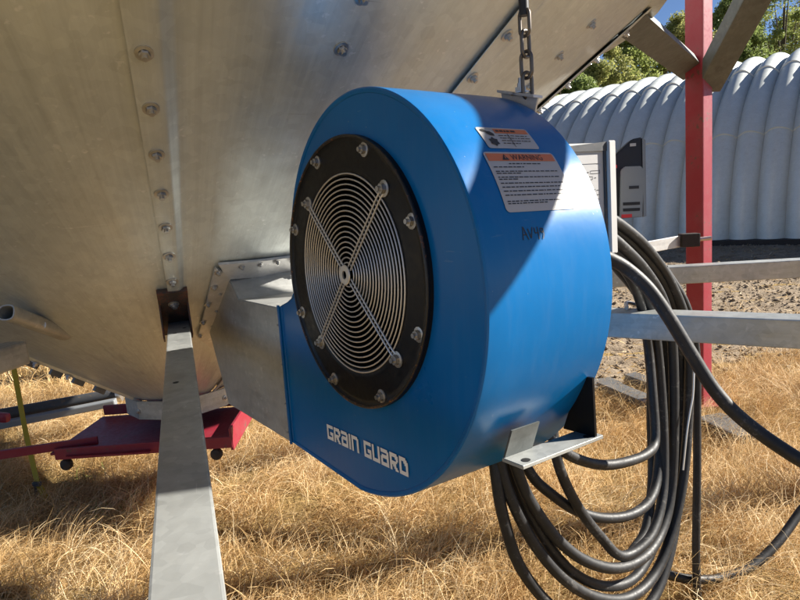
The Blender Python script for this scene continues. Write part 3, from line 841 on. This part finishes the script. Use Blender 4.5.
prism('cover_badge', [bxp(629, 186, DS - .0212), bxp(639, 185.5, DS - .0212), bxp(639, 188.5, DS - .0212), bxp(629, 189, DS - .0212)], -sN * .0008, M['ink'], sbx)
prism('box_flange', [bxp(642.3, 138, DS - .003), bxp(645.5, 140, DS - .003), bxp(646.5, 216, DS - .003), bxp(643.6, 217, DS - .003)], -sN * .09, M['grey_box'], sbx)
prism('box_badge', [bxp(630, 143.5, DS - .0012), bxp(636, 143, DS - .0012), bxp(636, 146, DS - .0012), bxp(630, 146.5, DS - .0012)], -sN * .0008, M['sticker'], sbx)
prism('red_switch', [bxp(612, 163, DS - .03), bxp(617, 165, DS - .03), bxp(617, 168, DS - .03), bxp(612, 168, DS - .03)], -sN * .025, M['redprint'], sbx)
bar('box_arm', fp(.05, 0, FW + .2), at(620, 200, DS + .05), .03, .04, M['steel_dark'], sbx, bevel=.003)

# ------------------------------------------------------------------ chain
ct = fp(*fpx(528, 94, .345), .345)
chain = thing('hanging_chain', 'steel link chain holding up the fan from the cone above', 'chain', tuple(ct))
def link_path(L, w):
    P = []
    for k in range(12):
        a = math.pi * k / 11; P.append((w / 2 * math.cos(a), 0, L / 2 - w / 2 + w / 2 * math.sin(a)))
    for k in range(12):
        a = math.pi + math.pi * k / 11; P.append((w / 2 * math.cos(a), 0, -L / 2 + w / 2 + w / 2 * math.sin(a)))
    return np.array(P)
lv, lf = tube_geo(link_path(.056, .027), .0042, 8, True)
lo = link_mesh('chain_link', lv, lf, M['chain'], None, 60); LM = lo.data; bpy.data.objects.remove(lo)
zc = ct[2] + .018; i = 0
ztop = AP[2] + TS * math.hypot(ct[0] - AP[0], ct[1] - AP[1])
while zc < ct[2] + .165:
    o = bpy.data.objects.new('chain_link', LM); COL.objects.link(o)
    o.matrix_basis = Matrix.Translation(Vector((ct[0], ct[1], zc))) @ Matrix.Rotation(R(35 + 90 * (i % 2) + rnd.uniform(-8, 8)), 4, 'Z'); put_under(o, chain); zc += .044; i += 1
tube('hook_sleeve', [(ct[0], ct[1], zc - .03), (ct[0], ct[1], zc + .09), (ct[0], ct[1], ztop - .01)], .011, M['plastic'], chain, 12, 2)
for k in range(3):
    V_, F_ = lathe_geo([(.0112, 0), (.0122, .001), (.0122, .018), (.0112, .019)], 14)
    o = link_mesh('tape_band', V_, F_, M['sticker'], None, 40); o.matrix_basis = Matrix.Translation(Vector((ct[0], ct[1], zc + .035 + .07 * k))); put_under(o, chain)
bolt(fp(*fpx(521, 94, .345), .345), fv, chain, 1.3, 'clevis_bolt')
V_, F_ = tube_geo(np.array([fp(*fpx(521, 95, .345), .345), fp(*fpx(520.5, 78, .345), .345)]), .0055, 8); link_mesh('clevis_pin', V_, F_, M['bolt'], chain, 40)

# ------------------------------------------------------------------ cables
def P3(l): return [at(*p) for p in l]
coil = thing('cable_coil', 'coil of thick black rubber cable hanging in loops behind the galvanized rail', 'cable', (.75, 1.85, .2))
loops = [
    ([(600, 212, 1.55), (622, 226, 1.62), (645, 246, 1.70), (667, 276, 1.80), (683, 312, 1.86), (689, 350, 1.88), (688, 420, 1.88), (683, 480, 1.86), (672, 532, 1.82), (655, 574, 1.76), (630, 597, 1.68), (598, 598, 1.60), (565, 580, 1.54), (535, 545, 1.50), (514, 505, 1.47), (502, 470, 1.46), (497, 430, 1.46), (500, 385, 1.5)], .0148),
    ([(600, 228, 1.56), (622, 246, 1.62), (645, 270, 1.70), (663, 300, 1.78), (672, 340, 1.83), (674, 420, 1.84), (671, 490, 1.83), (662, 530, 1.78), (645, 556, 1.70), (618, 568, 1.62), (588, 562, 1.56), (560, 542, 1.52), (537, 512, 1.49), (522, 484, 1.47), (512, 450, 1.46), (508, 410, 1.5)], .0148),
    ([(602, 240, 1.6), (625, 262, 1.66), (643, 290, 1.74), (655, 330, 1.80), (662, 400, 1.82), (664, 470, 1.80), (660, 510, 1.76), (648, 540, 1.70), (622, 556, 1.64), (600, 536, 1.60), (580, 510, 1.56), (565, 482, 1.52), (556, 455, 1.50), (552, 425, 1.5)], .0138),
    ([(606, 250, 1.62), (628, 275, 1.68), (641, 305, 1.76), (648, 345, 1.80), (653, 400, 1.79), (655, 440, 1.77), (648, 453, 1.72), (630, 461, 1.66), (605, 465, 1.60), (580, 460, 1.54), (560, 448, 1.50), (545, 425, 1.5)], .0138),
    ([(610, 250, 1.66), (640, 285, 1.74), (656, 330, 1.83), (660, 400, 1.85), (658, 470, 1.80), (650, 500, 1.74), (630, 515, 1.68), (602, 518, 1.62), (575, 510, 1.58), (550, 493, 1.54), (533, 477, 1.52), (518, 450, 1.5)], .0138),
    ([(604, 220, 1.6), (640, 252, 1.72), (668, 292, 1.84), (680, 340, 1.90), (681, 420, 1.92), (678, 500, 1.90), (668, 560, 1.84), (648, 606, 1.76), (610, 625, 1.66), (560, 612, 1.56), (522, 570, 1.50), (504, 520, 1.47), (496, 475, 1.46), (492, 430, 1.48)], .0148),
]
loops.append(([(604, 232, 1.6), (634, 262, 1.72), (656, 300, 1.82), (666, 345, 1.87), (668, 430, 1.89), (666, 500, 1.87), (654, 545, 1.80), (634, 578, 1.72), (604, 586, 1.64), (570, 570, 1.57), (540, 532, 1.52), (518, 488, 1.49), (506, 440, 1.48)], .0140))
loops.append(([(612, 262, 1.7), (640, 300, 1.80), (650, 350, 1.86), (651, 420, 1.88), (652, 480, 1.86), (646, 528, 1.8), (632, 552, 1.74)], .0135))
for pts, r in loops: tube('cable_loop', P3(pts), r, M['cable'], coil, 12, 10)
# hook that carries the coil from the rail
tube('coil_hook', [bB + dB * 2.27 + np.array([0, 0, .045]), bB + dB * 2.27 + np.array([.03, .05, .05]), at(668, 318, 1.84), at(664, 330, 1.86)], .006, M['wire'], coil, 8, 6)
tag(tube('feed_cable', P3([(590, 252, 1.46), (606, 257, 1.46), (626, 268, 1.47), (648, 288, 1.47), (668, 316, 1.47), (690, 352, 1.47), (716, 392, 1.46), (748, 424, 1.44), (800, 460, 1.40), (850, 485, 1.36)]) + [np.array([1.30, 1.22, .42]), np.array([1.52, 1.28, .12]), np.array([1.85, 1.40, .035]), np.array([2.6, 1.9, .03]), np.array([4.0, 2.6, .03])], .0165, M['cable'], None, 14, 10), 'thick black cable sweeping down in front of the galvanized rail away from the coil', 'cable')
tag(tube('drop_cable', P3([(664, 268, 1.88), (686, 305, 1.93), (696, 350, 1.96), (697, 420, 1.97), (697, 480, 1.97), (696, 545, 1.97), (697, 585, 1.98), (700, 640, 1.98)]), .0130, M['cable'], None, 12, 10), 'single black cable dropping straight to the grass beside the coil and the red leg', 'cable')
tag(tube('ground_cable', [at(664, 574, 1.98), at(690, 579, 2.0), at(720, 578, 2.03), at(752, 566, 2.06), at(778, 542, 2.10), at(800, 512, 2.15), at(830, 470, 2.2), np.array([1.70, 2.26, .62]), np.array([1.78, 2.335, .80]), np.array([1.80, 2.335, 1.3])], .0150, M['cable'], None, 12, 10), 'black cable curving out from the coil bottom low over shaded grass', 'cable')
tag(tube('thin_wire', P3([(694, 372, 1.85), (693, 395, 1.84), (690, 412, 1.83), (687, 432, 1.82), (683, 470, 1.82)]), .0028, M['wire'], None, 6, 8), 'thin pale wire hanging against the black cable bundle', 'wire')

# ------------------------------------------------------------------ things in the grass
strap = thing('tie_down_strap', 'yellow webbing strap hanging to the grass behind the red gate handle', 'strap', tuple(at_z(38, 490, 0)))
def ribbon(name, pts, w, m, parent, wdir=(1, -.3, 0)):
    P = catmull(pts, 8); V = []; Fc = []; wd_ = nrm(wdir)
    for p in P: V += [p - wd_ * w / 2, p + wd_ * w / 2]
    V2 = [np.asarray(v) + np.array([.1, .3, 0]) * .01 for v in V]; k = len(V); V = V + V2
    for i in range(len(P) - 1):
        a = 2 * i; Fc += [(a, a + 1, a + 3, a + 2), (k + a + 2, k + a + 3, k + a + 1, k + a), (a, a + 2, k + a + 2, k + a), (a + 1, k + a + 1, k + a + 3, a + 3)]
    return link_mesh(name, V, Fc, m, parent, 40)
ribbon('webbing', [at(3, 318, 3.25), at(12, 360, 3.27), at(24, 425, 3.28), at(34, 470, 3.25), at(38, 486, 3.24)], .036, M['yellow'], strap)
ribbon('tail', [at(38, 484, 3.23), at(45, 497, 3.2), at(54, 515, 3.15), at(64, 532, 3.0)], .030, M['yellow'], strap, (1, .2, 0))
ribbon('black_tail', [at(35, 484, 3.25), at(36, 500, 3.25), at(38, 516, 3.2)], .018, M['plastic'], strap)
bar('buckle', at(33, 484, 3.22), at(41, 484, 3.22), .02, .02, M['steel_dark'], strap, bevel=.003)
# long trough section lying at the left
tr = thing('steel_trough', 'long dark steel trough section lying in the dry grass left of the hopper', 'trough', tuple(at_z(60, 415, 0)))
a0, a1 = at(-60, 426, 3.95), at(117, 394, 4.15)
tube('upper_pipe', [a0, (a0 + a1) / 2, a1], .042, M['steel_dark'], tr, 16, 3)
a2, a3 = at(-60, 437, 3.86), at(116, 402, 4.05)
bar('lower_rail', a2, a3, .07, .045, M['grey_box'], tr, bevel=.008)
tube('end_cap', [a1, a1 + nrm(a1 - a0) * .03], .054, M['bolt'], tr, 16, 2)
rp = tag(bar('red_bar_end', at(-40, 414, 3.8), at(9, 418, 3.78), .05, .06, M['red'], None, bevel=.02), 'dull red bar end poking in beside the dark steel trough', 'bar')
for nm, pa, pb, w, h, lb in (('steel_channel', (604, 384), (652, 404), .12, .05, 'grey steel channel lying flat in the grass behind the cable coil'),
                             ('steel_plate', (585, 386), (616, 381), .16, .02, 'thin grey steel plate lying at the edge of the tilled soil'),
                             ('steel_angle', (630, 377), (660, 388), .10, .06, 'short grey steel angle lying just behind the channel piece')):
    A_ = at_z(*pa, .05); B_ = at_z(*pb, .05); tag(bar(nm, A_, B_, w, h, M['scrap'], None, bevel=.004), lb, 'steel scrap')
tag(bar('timber_block', at_z(708, 420, .03), at_z(752, 440, .03), .17, .07, painted('weathered_timber', (.10, .09, .08), .85, (.15, .12, .1), .6, .4, dust=.3), None, bevel=.01), 'weathered grey timber block in the grass at the foot of the red leg', 'timber')

# ------------------------------------------------------------------ arched shed
M['shed'] = galvanized('shed_steel', .50, .60, (.42, .58), metal=.25, dirt=.2, warm=1.07)
shed = thing('quonset_shed', 'long arched shed of deep ribbed grey steel beyond the tilled ground', 'shed', (6.3, 12.35, 0))
qd = nrm([math.cos(R(-42)), math.sin(R(-42)), 0]); qn = np.array([-qd[1], qd[0], 0]); qn = qn if qn[1] > 0 else -qn
QA = np.array([6.3, 12.35, 0]); RQ = 4.0; PIT = .485
def rib_mesh():
    V = []; Fc = []; nu = 20; LAP1, LAP2 = R(33), R(62)
    ths = sorted([math.pi * i / 44 for i in range(45)] + [t + e for t in (LAP1, LAP2, math.pi - LAP1, math.pi - LAP2) for e in (-.001, .001)]); na = len(ths) - 1
    for th in ths:
        for j in range(nu + 1):
            t = j / nu; bul = .18 * math.sin(math.pi * t) ** .85
            r = RQ - .13 + bul + (.03 if LAP1 < th < math.pi - LAP1 else 0) + (.03 if LAP2 < th < math.pi - LAP2 else 0)
            V.append(qd * (t * PIT) + qn * (RQ - r * math.cos(th)) + np.array([0, 0, r * math.sin(th)]))
    for i in range(na):
        for j in range(nu):
            a = i * (nu + 1) + j; Fc.append((a, a + 1, a + nu + 2, a + nu + 1))
    o = link_mesh('rib_panel', V, Fc, M['shed'], None, 60); me = o.data; bpy.data.objects.remove(o); return me
RIB = rib_mesh()
for k in range(-34, 14):
    o = bpy.data.objects.new('rib_panel', RIB); COL.objects.link(o)
    o.matrix_basis = Matrix.Translation(Vector(QA + qd * (k * PIT) + np.array([0, 0, .03 + .012 * mnoise.noise(Vector((k * 1.7, 0, 0)))]))); put_under(o, shed)
e0 = QA + qd * (-34 * PIT); e1 = QA + qd * (14 * PIT)
bar('base_beam', e0 + np.array([0, 0, .05]) - qn * .02, e1 + np.array([0, 0, .05]) - qn * .02, .25, .16, M['rust_dark'], shed, bevel=.01)
for nm, e in (('end_wall', e0 + qd * .03), ('end_wall', e1 - qd * .03)):
    poly = [e + qn * (RQ - (RQ - .18) * math.cos(math.pi * i / 30)) + np.array([0, 0, (RQ - .18) * math.sin(math.pi * i / 30)]) for i in range(31)]
    prism(nm, poly, qd * .02, M['shed'], shed)

# ------------------------------------------------------------------ trees
def leaf_mat(name, c0, c1):
    m = mat(name, c0, .6, spec=.3); n = N(m)
    at_ = n.new('Attribute', attribute_name='tone')
    col = n.ramp(at_.outputs['Fac'], [(0, c0), (1, c1)])
    n.link(col, n.b.inputs['Base Color'])
    tr_ = n.new('BsdfTranslucent'); n.link(col, tr_.inputs['Color'])
    mixs = n.new('MixShader'); mixs.inputs[0].default_value = .5
    n.link(n.b.outputs[0], mixs.inputs[1]); n.link(tr_.outputs[0], mixs.inputs[2])
    n.link(mixs.outputs[0], n.t.nodes['Material Output'].inputs['Surface']); return m
M['leaf_a'] = leaf_mat('leaf_olive', (.12, .17, .045), (.42, .46, .15))
M['leaf_b'] = leaf_mat('leaf_dark', (.09, .14, .04), (.32, .38, .13))
M['leaf_c'] = leaf_mat('leaf_yellow', (.16, .19, .05), (.48, .46, .18))
M['bark'] = soil_mat('bark', (.05, .04, .03), (.10, .08, .06), (.16, .13, .10), 8)
def set_tone(me, vals):
    at_ = me.attributes.new('tone', 'FLOAT', 'POINT'); at_.data.foreach_set('value', np.asarray(vals, np.float32))
def tree(x, y, h, rad, m, label, seed, nleaf=44000, low=.05):
    rg = np.random.RandomState(seed); g = random.Random(seed)
    t = thing('tree', label, 'tree', (x, y, 0), 'trees beyond the arched shed')
    V, Fc = tube_geo(np.array([(x, y, 0), (x + .1, y, h * .2), (x - .1, y + .1, h * .45), (x, y, h * .7)]), [.2 * rad / 2.5, .17 * rad / 2.5, .11, .04], 10)
    trunk = link_mesh('trunk', V, Fc, M['bark'], t, 60)
    clumps = []
    for i in range(110):
        z = h * (low + (1 - low) * g.random() ** .8); k = (z / h - low) / (1 - low)
        rr = rad * (math.sin(math.pi * min(1, (.12 + k * .9))) ** .6) * g.uniform(.35, 1.0); a = g.uniform(0, 6.28)
        c = np.array([x + rr * math.cos(a), y + rr * math.sin(a), z]); s = g.uniform(.4, 1.0) * rad * .24
        clumps.append((c, s))
        if i % 5 == 0:
            b0 = np.array([x, y, z * .6]); V, Fc = tube_geo(np.array([b0, (b0 + c) / 2 + np.array([0, 0, .1]), c]), [.06, .04, .015], 6); link_mesh('limb', V, Fc, M['bark'], trunk, 60)
    per = nleaf // len(clumps); P = []
    for c, s in clumps:
        d = rg.normal(size=(per, 3)); d /= np.linalg.norm(d, axis=1)[:, None]
        P.append(c + d * s * (rg.rand(per, 1) ** .45) * np.array([1, 1, .8]))
    P = np.concatenate(P); n_ = len(P)
    a = rg.normal(size=(n_, 3)); a /= np.linalg.norm(a, axis=1)[:, None]; b = np.cross(a, rg.normal(size=(n_, 3))); b /= np.linalg.norm(b, axis=1)[:, None]
    L = rg.uniform(.05, .10, (n_, 1)); w = L * .5
    V = np.stack([P - a * L, P + b * w, P + a * L, P - b * w], 1).reshape(-1, 3)
    me = bpy.data.meshes.new('crown'); me.vertices.add(n_ * 4); me.vertices.foreach_set('co', V.ravel().astype(np.float32))
    me.loops.add(n_ * 4); me.loops.foreach_set('vertex_index', np.arange(n_ * 4, dtype=np.int32))
    me.polygons.add(n_); me.polygons.foreach_set('loop_start', np.arange(0, n_ * 4, 4, dtype=np.int32))
    me.update(calc_edges=True); me.validate()
    set_tone(me, np.repeat(np.clip(rg.rand(n_) * .7 + np.repeat(rg.rand(len(clumps)) * .3, per), 0, 1), 4))
    me.materials.append(m); o = bpy.data.objects.new('crown', me); COL.objects.link(o); put_under(o, t)
def bearing(px, dist): 
    v = ray(px, 100); k = dist / v[1]; return O[0] + v[0] * k, dist
for px, d, h, rad, mk, lb, sd in (
        (556, 24.5, 6.2, 2.3, 'leaf_b', 'low dark green tree at the hopper-side end of the shed roof', 1),
        (592, 27, 8.0, 2.5, 'leaf_c', 'yellow green tree over the far shed ribs between hopper and strut', 2),
        (634, 29.5, 8.9, 2.6, 'leaf_a', 'olive tree rising behind the strut that meets the red leg', 3),
        (680, 32, 9.3, 2.8, 'leaf_c', 'pale yellow green tree directly behind the red leg', 4),
        (728, 34.5, 10.6, 3.0, 'leaf_b', 'dark tree behind the diagonal brace right of the red leg', 5),
        (782, 37, 13.2, 3.8, 'leaf_a', 'tallest olive tree, above the near end of the shed', 6),
        (815, 41, 14.2, 4.0, 'leaf_c', 'yellowish tree crown showing past the tallest olive tree', 9),
        (755, 42, 11.0, 3.6, 'leaf_a', 'distant olive tree filling the gap between the dark and the tallest tree', 10),
        (520, 22.5, 5.6, 2.4, 'leaf_a', 'olive tree partly hidden behind the hopper cone', 8)):
    x, y = bearing(px, d); tree(x, y, h, rad, M[mk], lb, sd)

# ------------------------------------------------------------------ dry grass
def grass_mat():
    m = mat('dry_grass', (.5, .35, .15), .6, spec=.25); n = N(m)
    at_ = n.new('Attribute', attribute_name='tone')
    col = n.ramp(at_.outputs['Fac'], [(0, (.15, .08, .03)), (.25, (.40, .245, .095)), (.55, (.68, .465, .215)), (.82, (.82, .62, .35)), (.96, (.88, .74, .49)), (1, (.22, .24, .06))])
    n.link(col, n.b.inputs['Base Color'])
    tr_ = n.new('BsdfTranslucent'); n.link(col, tr_.inputs['Color'])
    mixs = n.new('MixShader'); mixs.inputs[0].default_value = .3
    n.link(n.b.outputs[0], mixs.inputs[1]); n.link(tr_.outputs[0], mixs.inputs[2])
    n.link(mixs.outputs[0], n.t.nodes['Material Output'].inputs['Surface']); return m
M['grass'] = grass_mat()
def blades(name, pts, length, width, elev, bend, tone, segs=4, seed=0, lean=None):
    rg = np.random.RandomState(seed); n_ = len(pts)
    az = rg.uniform(0, 2 * np.pi, n_) if lean is None else lean
    z0 = np.array([hgt(x, y) for x, y in pts]); p = np.stack([pts[:, 0], pts[:, 1], z0 - .005], 1)
    e = elev.copy(); rows = []; side = np.stack([-np.sin(az), np.cos(az), np.zeros(n_)], 1)
    tw = rg.uniform(-.8, .8, n_)[:, None]; side = side * np.cos(tw) + np.array([0, 0, 1.]) * np.sin(tw)
    az = az.copy(); curl = rg.normal(0, .25, n_)
    for k in range(segs + 1):
        w = width * (1 - (k / segs) ** 1.6 * .85)
        rows.append(p - side * w[:, None] / 2); rows.append(p + side * w[:, None] / 2)
        step = length / segs
        p = p + np.stack([np.cos(e) * np.cos(az), np.cos(e) * np.sin(az), np.sin(e)], 1) * step[:, None]
        p[:, 2] = np.maximum(p[:, 2], z0 + .004)
        e = e - bend / segs; az = az + curl
    m_ = 2 * (segs + 1); V = np.stack(rows, 1).reshape(-1, 3)
    base = (np.arange(n_) * m_)[:, None, None]
    q = np.array([[2 * k, 2 * k + 1, 2 * k + 3, 2 * k + 2] for k in range(segs)])[None]
    idx = (base + q).reshape(-1).astype(np.int32); nf = n_ * segs
    me = bpy.data.meshes.new(name); me.vertices.add(len(V)); me.vertices.foreach_set('co', V.ravel().astype(np.float32))
    me.loops.add(nf * 4); me.loops.foreach_set('vertex_index', idx)
    me.polygons.add(nf); me.polygons.foreach_set('loop_start', np.arange(0, nf * 4, 4, dtype=np.int32))
    me.polygons.foreach_set('use_smooth', np.ones(nf, bool))
    me.update(calc_edges=True); set_tone(me, np.repeat(tone, m_)); me.materials.append(M['grass'])
    o = bpy.data.objects.new(name, me); COL.objects.link(o); o['kind'] = 'stuff'; return o
def scatter(n_, x0, x1, y0, y1, keep, seed):
    rg = np.random.RandomState(seed); P = np.stack([rg.uniform(x0, x1, n_), rg.uniform(y0, y1, n_)], 1)
    return P[[keep(x, y) for x, y in P]]
def nz(x, y, s, o=0): return mnoise.noise(Vector((x * s, y * s, o)))
def in_view(x, y, mar=.45):
    return abs(x) < .70 * y + mar and y > .9
def grassland(x, y): return edge_field(x, y) < .25
def tone_at(P, rg, base=.55):
    t = np.array([nz(x, y, 1.1, 4) * .42 + nz(x, y, 4.5, 7) * .34 for x, y in P]) + base + rg.normal(0, .2, len(P))
    return np.clip(t, 0, .955)
# matted thatch
rg = np.random.RandomState(11)
P = scatter(250000, -4.2, 4.6, 1.3, 5.0, lambda x, y: in_view(x, y) and grassland(x, y) and rnd.random() < .75 + 1.1 * nz(x, y, 2.6, 14), 21)
n_ = len(P); ln = np.array([2.5 * nz(x, y, .9, 2) + nz(x, y, 2.3, 3) * 2 for x, y in P]) + rg.normal(0, .9, n_)
blades('dry_grass', P, rg.uniform(.05, .27, n_), rg.uniform(.0012, .0032, n_), rg.uniform(.2, 1.15, n_), rg.uniform(.3, 1.8, n_), tone_at(P, rg, .58), 4, 1, ln)
# standing tufts
cen = scatter(4600, -4.2, 4.6, 1.3, 5.3, lambda x, y: in_view(x, y) and grassland(x, y), 31)
P = []; Lh = []
for cx, cy in cen:
    k = rnd.randint(8, 26); hh = rnd.uniform(.10, .26) * (1 + .5 * nz(cx, cy, .8, 6))
    for _ in range(k):
        P.append((cx + rnd.gauss(0, .03), cy + rnd.gauss(0, .03))); Lh.append(hh * rnd.uniform(.6, 1.15))
P = np.array(P); Lh = np.array(Lh); n_ = len(P); rg = np.random.RandomState(12)
ln = np.array([3 * nz(x, y, .7, 8) for x, y in P]) + rg.normal(0, 1.3, n_)
blades('standing_grass', P, Lh, rg.uniform(.0014, .0031, n_), rg.uniform(.8, 1.5, n_), rg.uniform(.4, 2.4, n_), tone_at(P, rg, .68), 5, 2, ln)
# stubble farther out on the left, seen under the hopper
P = scatter(52000, -9.5, -.3, 5.0, 13, lambda x, y: abs(x) < .75 * y + .6 and x < -.2 * y + .4 and edge_field(x, y) < .25, 41)
n_ = len(P); rg = np.random.RandomState(13)
blades('far_stubble', P, rg.uniform(.08, .26, n_), rg.uniform(.004, .009, n_), rg.uniform(.4, 1.4, n_), rg.uniform(.2, 1.8, n_), tone_at(P, rg, .66), 3, 3)
# loose straw over the tilled ground, thick by the edge
P = scatter(30000, -1, 12, 3.6, 12, lambda x, y: in_view(x, y, .6) and edge_field(x, y) > 0 and rnd.random() < math.exp(-max(0, edge_field(x, y)) * .45), 51)
n_ = len(P); rg = np.random.RandomState(14)
st = blades('loose_straw', P, rg.uniform(.05, .16, n_), rg.uniform(.004, .008, n_), rg.uniform(.0, .5, n_), rg.uniform(-.2, .5, n_), tone_at(P, rg, .55), 2, 4)
st.location.z = .035
# a few green weeds on the left
P = []; rg = np.random.RandomState(15)
for px, py in ((108, 512), (112, 520), (95, 508), (84, 480), (240, 430)):
    c = at_z(px, py, 0)
    for _ in range(26): P.append((c[0] + rnd.gauss(0, .05), c[1] + rnd.gauss(0, .05)))
P = np.array(P); n_ = len(P)
blades('green_weeds', P, rg.uniform(.05, .13, n_), rg.uniform(.005, .012, n_), rg.uniform(.6, 1.4, n_), rg.uniform(.5, 2, n_), np.full(n_, 1.0), 3, 5)
# clods
def clods():
    rg = np.random.RandomState(61); V = []; idx = []
    P = scatter(85000, -1, 14, 3.7, 17, lambda x, y: in_view(x, y, .6) and edge_field(x, y) > .1, 62)
    base = np.array([(1, 0, 0), (-1, 0, 0), (0, 1, 0), (0, -1, 0), (0, 0, 1), (0, 0, -.6)], float)
    fc = np.array([(0, 2, 4), (2, 1, 4), (1, 3, 4), (3, 0, 4), (2, 0, 5), (1, 2, 5), (3, 1, 5), (0, 3, 5)])
    n_ = len(P); s = rg.gamma(1.3, .0035, n_) + .003; s *= (1 + .05 * P[:, 1])
    z = np.array([field_h(x, y) for x, y in P])
    B = base[None] * (1 + rg.normal(0, .28, (n_, 6, 1))) + rg.normal(0, .18, (n_, 6, 3))
    th = rg.uniform(0, 6.28, n_); c, d = np.cos(th)[:, None], np.sin(th)[:, None]
    X = B[:, :, 0] * c - B[:, :, 1] * d; Y = B[:, :, 0] * d + B[:, :, 1] * c
    B = np.stack([X * 1.2, Y, B[:, :, 2] * .75], 2) * s[:, None, None]
    B += np.stack([P[:, 0], P[:, 1], z + s * .25], 1)[:, None]
    Vv = B.reshape(-1, 3); I = (np.arange(n_)[:, None, None] * 6 + fc[None]).reshape(-1).astype(np.int32); nf = n_ * 8
    me = bpy.data.meshes.new('soil_clods'); me.vertices.add(len(Vv)); me.vertices.foreach_set('co', Vv.ravel().astype(np.float32))
    me.loops.add(nf * 3); me.loops.foreach_set('vertex_index', I); me.polygons.add(nf)
    me.polygons.foreach_set('loop_start', np.arange(0, nf * 3, 3, dtype=np.int32)); me.update(calc_edges=True)
    me.materials.append(M['soil']); o = bpy.data.objects.new('soil_clods', me); COL.objects.link(o); o['kind'] = 'stuff'
clods()
bpy.context.view_layer.update()
